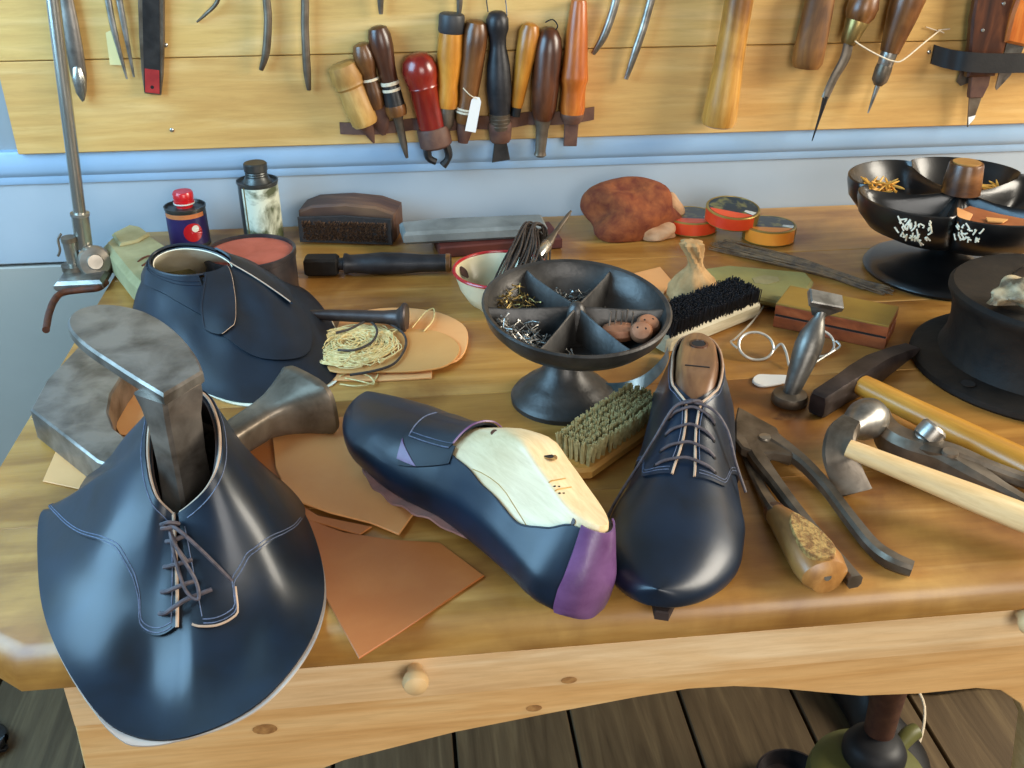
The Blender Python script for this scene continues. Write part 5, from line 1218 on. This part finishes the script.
jaw2 = [A(px, py, .010).to_2d() for px, py in [(740, 425), (770, 432), (790, 440), (800, 455), (790, 458), (772, 452), (750, 452), (740, 445)]]
MB().prism(jaw2, T+.001, T+.0095, .0015).build('jaw', M['steel_dark'], pl_, True)
MB().lathe([(0, 0), (.006, 0), (.0055, .002), (0, .003)], 18, Matrix.Translation(A(765, 438, .0178))).build('pivot', M['steel'], pl_, True)
flatbar(pl_, 'handle', [(772, 440), (786, 450), (806, 466), (828, 490), (850, 519), (872, 546), (890, 560), (912, 569)], [.014, .013, .011, .009, .008, .007, .0075, .006], [.0095, .0078, .0055, .0052, .0055, .006, .0066, .0055], [.006, .006, .006, .006, .006, .006, .0065, .0055], 'steel_dark')
flatbar(pl_, 'handle', [(748, 440), (760, 462), (776, 484), (796, 511), (818, 538), (838, 561), (855, 582)], [.012, .012, .011, .010, .009, .008, .007], [.008, .0075, .0058, .0052, .0050, .0050, .006], [.006, .006, .006, .006, .006, .006, .006], 'steel_dark')
kf = thing('hand_tool', 'dark steel blade with a worn flat faced wooden handle, under the pliers', 'tool', frame(A(776, 510, .013), A(827, 579, .013)))
L = (A(828, 582, .013)-A(776, 512, .013)).length
MB().loft([[(x*L, y*wy, z) for y, z in [(math.cos(a), .0005+hz*(.5+.5*math.sin(a))) for a in [2*pi*k/24 for k in range(24)]]] for x, wy, hz in ((0, .009, .018), (.12, .011, .022), (.35, .0145, .028), (.6, .0185, .030), (.82, .0205, .029), (.95, .0185, .026), (1.0, .012, .020))], M=Matrix.Translation((0, 0, -.013))).build('handle', M['h_tool'], kf)
o_ = crom([(.30*L, .0, 0), (.42*L, -.0062, 0), (.65*L, -.0098, 0), (.84*L, -.0098, 0), (.93*L, -.004, 0), (.93*L, .005, 0), (.8*L, .0095, 0), (.6*L, .0085, 0), (.42*L, .005, 0)], 4, True)
MB().prism([(p.x, p.y*1.25) for p in o_], .0105, .0175, .0006).build('flat_face', M['h_cork2'], kf)
disc((.985*L+.0012, .0, .002), (1, 0, .1), .003).build('rivet', M['nickel'], kf)
flatbar(kf, 'blade', [(741, 438), (750, 465), (762, 490), (772, 508), (779, 517)], [.004, .005, .008, .012, .013], [.0035, .0045, .005, .0058, .006], [.002, .002, .003, .005, .006], 'steel_dark')
MB().lathe([(.0085, -.006), (.0095, -.003), (.0095, .004), (.0082, .007)], 20, axis='X', M=Matrix.Translation((0, 0, -.004))).build('ferrule', M['h_dark'], kf)
# ------------------------------------------------------------------ black lobed bowl on a pedestal
bcn = V((.690, 1.132, T))
lb = thing('lobed_bowl', 'glossy black cast iron bowl with five lobes on a pedestal', 'bowl', bcn)
ZR = .112; RO = .140
_q = A(954, 231, ZR-.004)-bcn; div0 = math.atan2(_q.y, _q.x)-2*pi/5
def rimr(a):
    k = ((a-div0) % (2*pi/5))/(2*pi/5)          # 0..1 inside a lobe
    return RO*(.80+.20*abs(math.sin(pi*k))**.45)
NA, NR = 200, 22
mb = MB(); rings = []
def inner(a, q):
    R_ = rimr(a); r = .012+(R_-.004-.012)*q
    k = ((a-div0) % (2*pi/5)); dl = min(k, 2*pi/5-k); dist = r*math.sin(min(dl, pi/2))
    wall = math.exp(-(dist/.0085)**2)
    floor_ = ZR-.042+.040*max(0, (q-.55)/.45)**2.2
    hubz = math.exp(-(r/.022)**2)
    rid = ZR-.006-.010*math.sin(pi*min(q, 1))*.5
    z = lerp(floor_, rid, max(wall, hubz)); return V((r*math.cos(a), r*math.sin(a), z))
for i in range(NA):
    a = 2*pi*i/NA; R_ = rimr(a); ring = [V((.001*math.cos(a), .001*math.sin(a), ZR-.006))]
    ring += [inner(a, q/NR) for q in range(NR+1)]
    for rr, z in ((R_-.002, ZR), (R_, ZR-.001), (R_*1.0, ZR-.008), (R_*.97, ZR-.025), (R_*.86, ZR-.042), (R_*.66, ZR-.055), (R_*.42, ZR-.061), (.020, ZR-.064), (.001, ZR-.064)):
        ring.append(V((rr*math.cos(a), rr*math.sin(a), z)))
    rings.append(ring)
mb.loft(rings, loop=True).build('bowl', M['iron_gloss'], lb, ang=50)
MB().lathe([(.098, 0), (.100, .004), (.097, .009), (.090, .012), (.070, .015), (.058, .019), (.034, .024), (.023, .031), (.020, .038), (.022, .044), (.026, .050), (0, .052)], 56).build('pedestal', M['iron_gloss'], lb)
hk = thing('cork', 'brown cork peg standing at the middle of the black lobed bowl', 'cork', bcn+V((0, 0, ZR-.006)))
MB().lathe([(.0235, 0), (.0225, .014), (.0205, .034), (.0195, .037), (.0125, .0375), (0, .0365)], 28).build('body', M['h_brown'], hk)
MB().lathe([(0, .0362), (.0165, .0372), (.0165, .0385), (0, .0385)], 24).build('top', M['h_cork'], hk, label='pale worn end grain')
def mark(base_a, pts):
    mb = MB()
    for seg in pts:
        P = []
        for da, dz in seg:
            a = base_a+da; R_ = rimr(a); z = ZR+dz
            k = spl([-.061, -.055, -.042, -.025, -.008, -.001], [.42, .66, .86, .97, 1.0, 1.0])(dz)
            P.append(bcn+V((R_*k*math.cos(a), R_*k*math.sin(a), z-T+T)) - V((0, 0, 0)))
        mb.tube(P, .0010, 6, 3)
    return mb
rnd = random.Random(41)
ma = math.atan2(*reversed((W(912, 238, 1.04)-bcn).to_2d()))
segs = []
for i in range(40):
    a0, z0 = rnd.gauss(0, .07), -.022+rnd.uniform(-.014, .012)
    segs.append([(a0, z0), (a0+rnd.uniform(-.02, .02), z0+rnd.uniform(-.006, .006)), (a0+rnd.uniform(-.03, .03), z0+rnd.uniform(-.009, .009))])
mark(math.radians(-139), segs).build('white_mark', M['cream'], lb, True, label='flaked white paint mark')
segs = []
for i in range(20):
    a0, z0 = rnd.gauss(0, .055), -.017+rnd.uniform(-.009, .008)
    segs.append([(a0, z0), (a0+rnd.uniform(-.03, .03), z0+rnd.uniform(-.003, .003)), (a0+rnd.uniform(-.03, .03), z0+rnd.uniform(-.007, .007))])
mark(math.radians(-114), segs).build('white_mark', M['cream'], lb, True, label='flaked white paint mark near the front groove')
def pegs(cx, cy, n, seed, label, group, sp=.018):
    rnd = random.Random(seed); first = None
    for i in range(n):
        p = bcn+V((cx+rnd.uniform(-sp, sp), cy+rnd.uniform(-sp*.6, sp*.6), ZR-.030+rnd.uniform(0, .014)))
        Mx = Matrix.Translation(p) @ Matrix.Rotation(rnd.uniform(0, 2*pi), 4, 'Z') @ Matrix.Rotation(rnd.uniform(-.7, .1), 4, 'Y')
        if first is None:
            mb = MB().tube([(-.011, 0, 0), (.008, 0, 0), (.013, 0, 0)], [.0016, .0016, .0006], 6)
            first = mb.build('wooden_peg', M['peg']); first.matrix_world = Mx; tag(first, label, 'peg', group); o = first
        else:
            o = first.copy(); sc.collection.objects.link(o); o.matrix_world = Mx
_p = A(880, 188, ZR-.024)-bcn; pegs(_p.x, _p.y, 34, 1, 'yellow wooden shoe pegs heaped in the left lobe of the black bowl', 'pegs in the left lobe')
_p = A(988, 190, ZR-.024)-bcn; pegs(_p.x, _p.y, 26, 2, 'yellow wooden shoe pegs heaped in the back right lobe of the black bowl', 'pegs in the back right lobe')
def scrap(pts, z, label, th=.0016, mat='scrap', bend=0):
    P = [A(px, py, z+bend*i) for i, (px, py) in enumerate(pts)]
    top = P; mb = MB()
    mb.loft([[p-V((0, 0, th)) for p in P], P]); return solo('leather_scrap', mb, M[mat], label, 'leather')
scrap([(956, 212), (970, 206), (1000, 214), (1040, 222), (1044, 229), (990, 227), (958, 225)], ZR-.014, 'flat brown leather scrap filling the front lobe of the black bowl')
scrap([(957, 207), (973, 214), (969, 221), (958, 222)], ZR-.011, 'small curled tan leather scrap standing in the front lobe of the black bowl', .0016, 'tan', .002)
scrap([(986, 217), (1008, 219), (1003, 222), (988, 221)], ZR-.011, 'tiny pale leather chip lying on the brown scrap in the black bowl', .0016, 'tan_pale')
# ------------------------------------------------------------------ heavy black iron stand
sn = V((.662, .868, T))
bs_ = thing('iron_stand', 'heavy black cast iron round stand with a wide flange, at the right edge', 'stand', sn)
MB().lathe([(.129, 0), (.131, .003), (.130, .008), (.124, .012), (.104, .015), (.102, .020), (.098, .030), (.097, .048), (.099, .066), (.103, .076), (.106, .081), (.106, .085), (.102, .089), (.09, .0895), (.078, .0885), (.0, .088)], 72).build('body', M['iron_matte'], bs_)
MB().lathe([(.0, .0880), (.054, .0882), (.055, .090), (.052, .092), (.018, .093), (0, .093)], 48, Matrix.Translation((.018, .012, 0))).build('boss', M['iron'], bs_)
hp_ = A(968, 384, .0135); disc(hp_-sn+V((0, 0, .0008)), (0, 0, 1), .007, .0006, 20).build('hole', M['dark'], bs_)
wx = A(1011, 303, .093)
t_ = thing('wax_lump', 'pale crumbly lump of wax on top of the black iron stand', 'wax', V((wx.x, wx.y, T+.0935)))
blob((wx.x+.004, wx.y, T+.1025), .024, .018, .015, 3, .30, 6, n=32, m=24).build('lump', M['wax'], t_, True)
# ------------------------------------------------------------------ things on the floor under the bench
def Fl(px, py, h=0.0): return A(px, py, -T+h)
oc = Fl(868, 775, .10); oc.z = 0
can_ = thing('plunger_can', 'olive green can with a black rubber collar and dark neck on the floor', 'can', oc)
MB().lathe([(.078, 0), (.080, .004), (.080, .09), (.076, .105), (.060, .115), (0, .117)], 48).build('body', M['olive_can'], can_)
MB().lathe([(.041, .115), (.042, .120), (.042, .130), (.036, .142), (.024, .150), (0, .151)], 40, Matrix.Translation((.012, .018, 0))).build('collar', M['rubber'], can_)
MB().lathe([(.020, .148), (.021, .20), (.026, .30), (0, .30)], 24, Matrix.Translation((.020, .03, 0))).build('neck', M['strap'], can_)
MB().tube([(.05, .03, .10), (.075, .045, .115), (.090, .050, .118)], [.010, .012, .011], 12, 4).build('spout', M['olive_can'], can_)
bk = Fl(822, 775, .0); 
oc2 = thing('shadow_form', 'low dark round form put in for a shadow, left of the black collared can under the bench', 'shadow_form', Fl(848, 775, .06)-V((0, 0, .06)))  # dark round form added in place of a shadow-like ellipse on the floor
oc2.location = (oc.x-.075, oc.y+.06, 0); ROOTM[oc2.name] = Matrix.Translation(oc2.location)
MB().lathe([(.045, 0), (.048, .005), (.050, .03), (.051, .034), (.048, .034), (.045, .01), (0, .008)], 36).build('body', M['tin_dark'], oc2)
def floor_shoe(label, heel, toe, L, mat):
    ft = Foot(L, 1); t = thing('shoe', label, 'shoe', foot_matrix(heel, toe, 0, .0005))
    ttf = spl([0, .05, .15, .3, .4, .46, 1], [3.0, 3.4, 3.6, 3.0, 1.2, 0, 0])
    ft.shell(.002, .998, lambda u: max(0, ttf(u)), .002, .003, 36, 14).build('upper', M[mat], t)
    o = [ft.S(u, 9, 1) for u in [.01+.98*i/20 for i in range(21)]]+[ft.S(u, 9, -1) for u in [.99-.98*i/20 for i in range(21)]]
    MB().prism([(p.x, p.y) for p in o], .0, .006, .001).build('sole', M['rubber'], t)
    for i in range(3):
        u = .47+.05*i; MB().tube([ft.S(u, 1.6, 1, .004), ft.S(u, 0, 1, .006), ft.S(u, 1.6, -1, .004)], .0016, 6, 4).build('lace', M['lace'], t)
    return t
a = Fl(930, 740); floor_shoe('black shoe on the floor behind the olive can, toe towards the bench front', V((oc.x+.07, oc.y+.30, 0)), V((oc.x+.115, oc.y+.02, 0)), .27, 'black_leather')
floor_shoe('black shoe farther back on the floor under the bench, heel to the right', V((oc.x+.40, oc.y+.24, 0)), V((oc.x+.175, oc.y+.26, 0)), .26, 'black_leather')
mb = MB().tube([V((oc.x+.085, oc.y+.13, .012)), V((oc.x+.13, oc.y+.10, .012)), V((oc.x+.165, oc.y+.15, .05)), V((oc.x+.15, oc.y+.20, .075)), V((oc.x+.13, oc.y+.24, .09))], .0022, 8, 6)
solo('cord', mb, M['string'], 'thin pale cord trailing over the black shoes under the bench', 'cord')
p = Fl(-8, 748); floor_shoe('dark shoe toe on the floor left of the bench, cut by the picture edge', V((p.x-.22, p.y+.03, 0)), V((p.x+.03, p.y, 0)), .25, 'black_leather')
# ------------------------------------------------------------------ tidy
for o in sc.objects:
    for k_ in ('_L', '_s'):
        if k_ in o: del o[k_]
    if o.parent is not None and 'category' in o: del o['category']
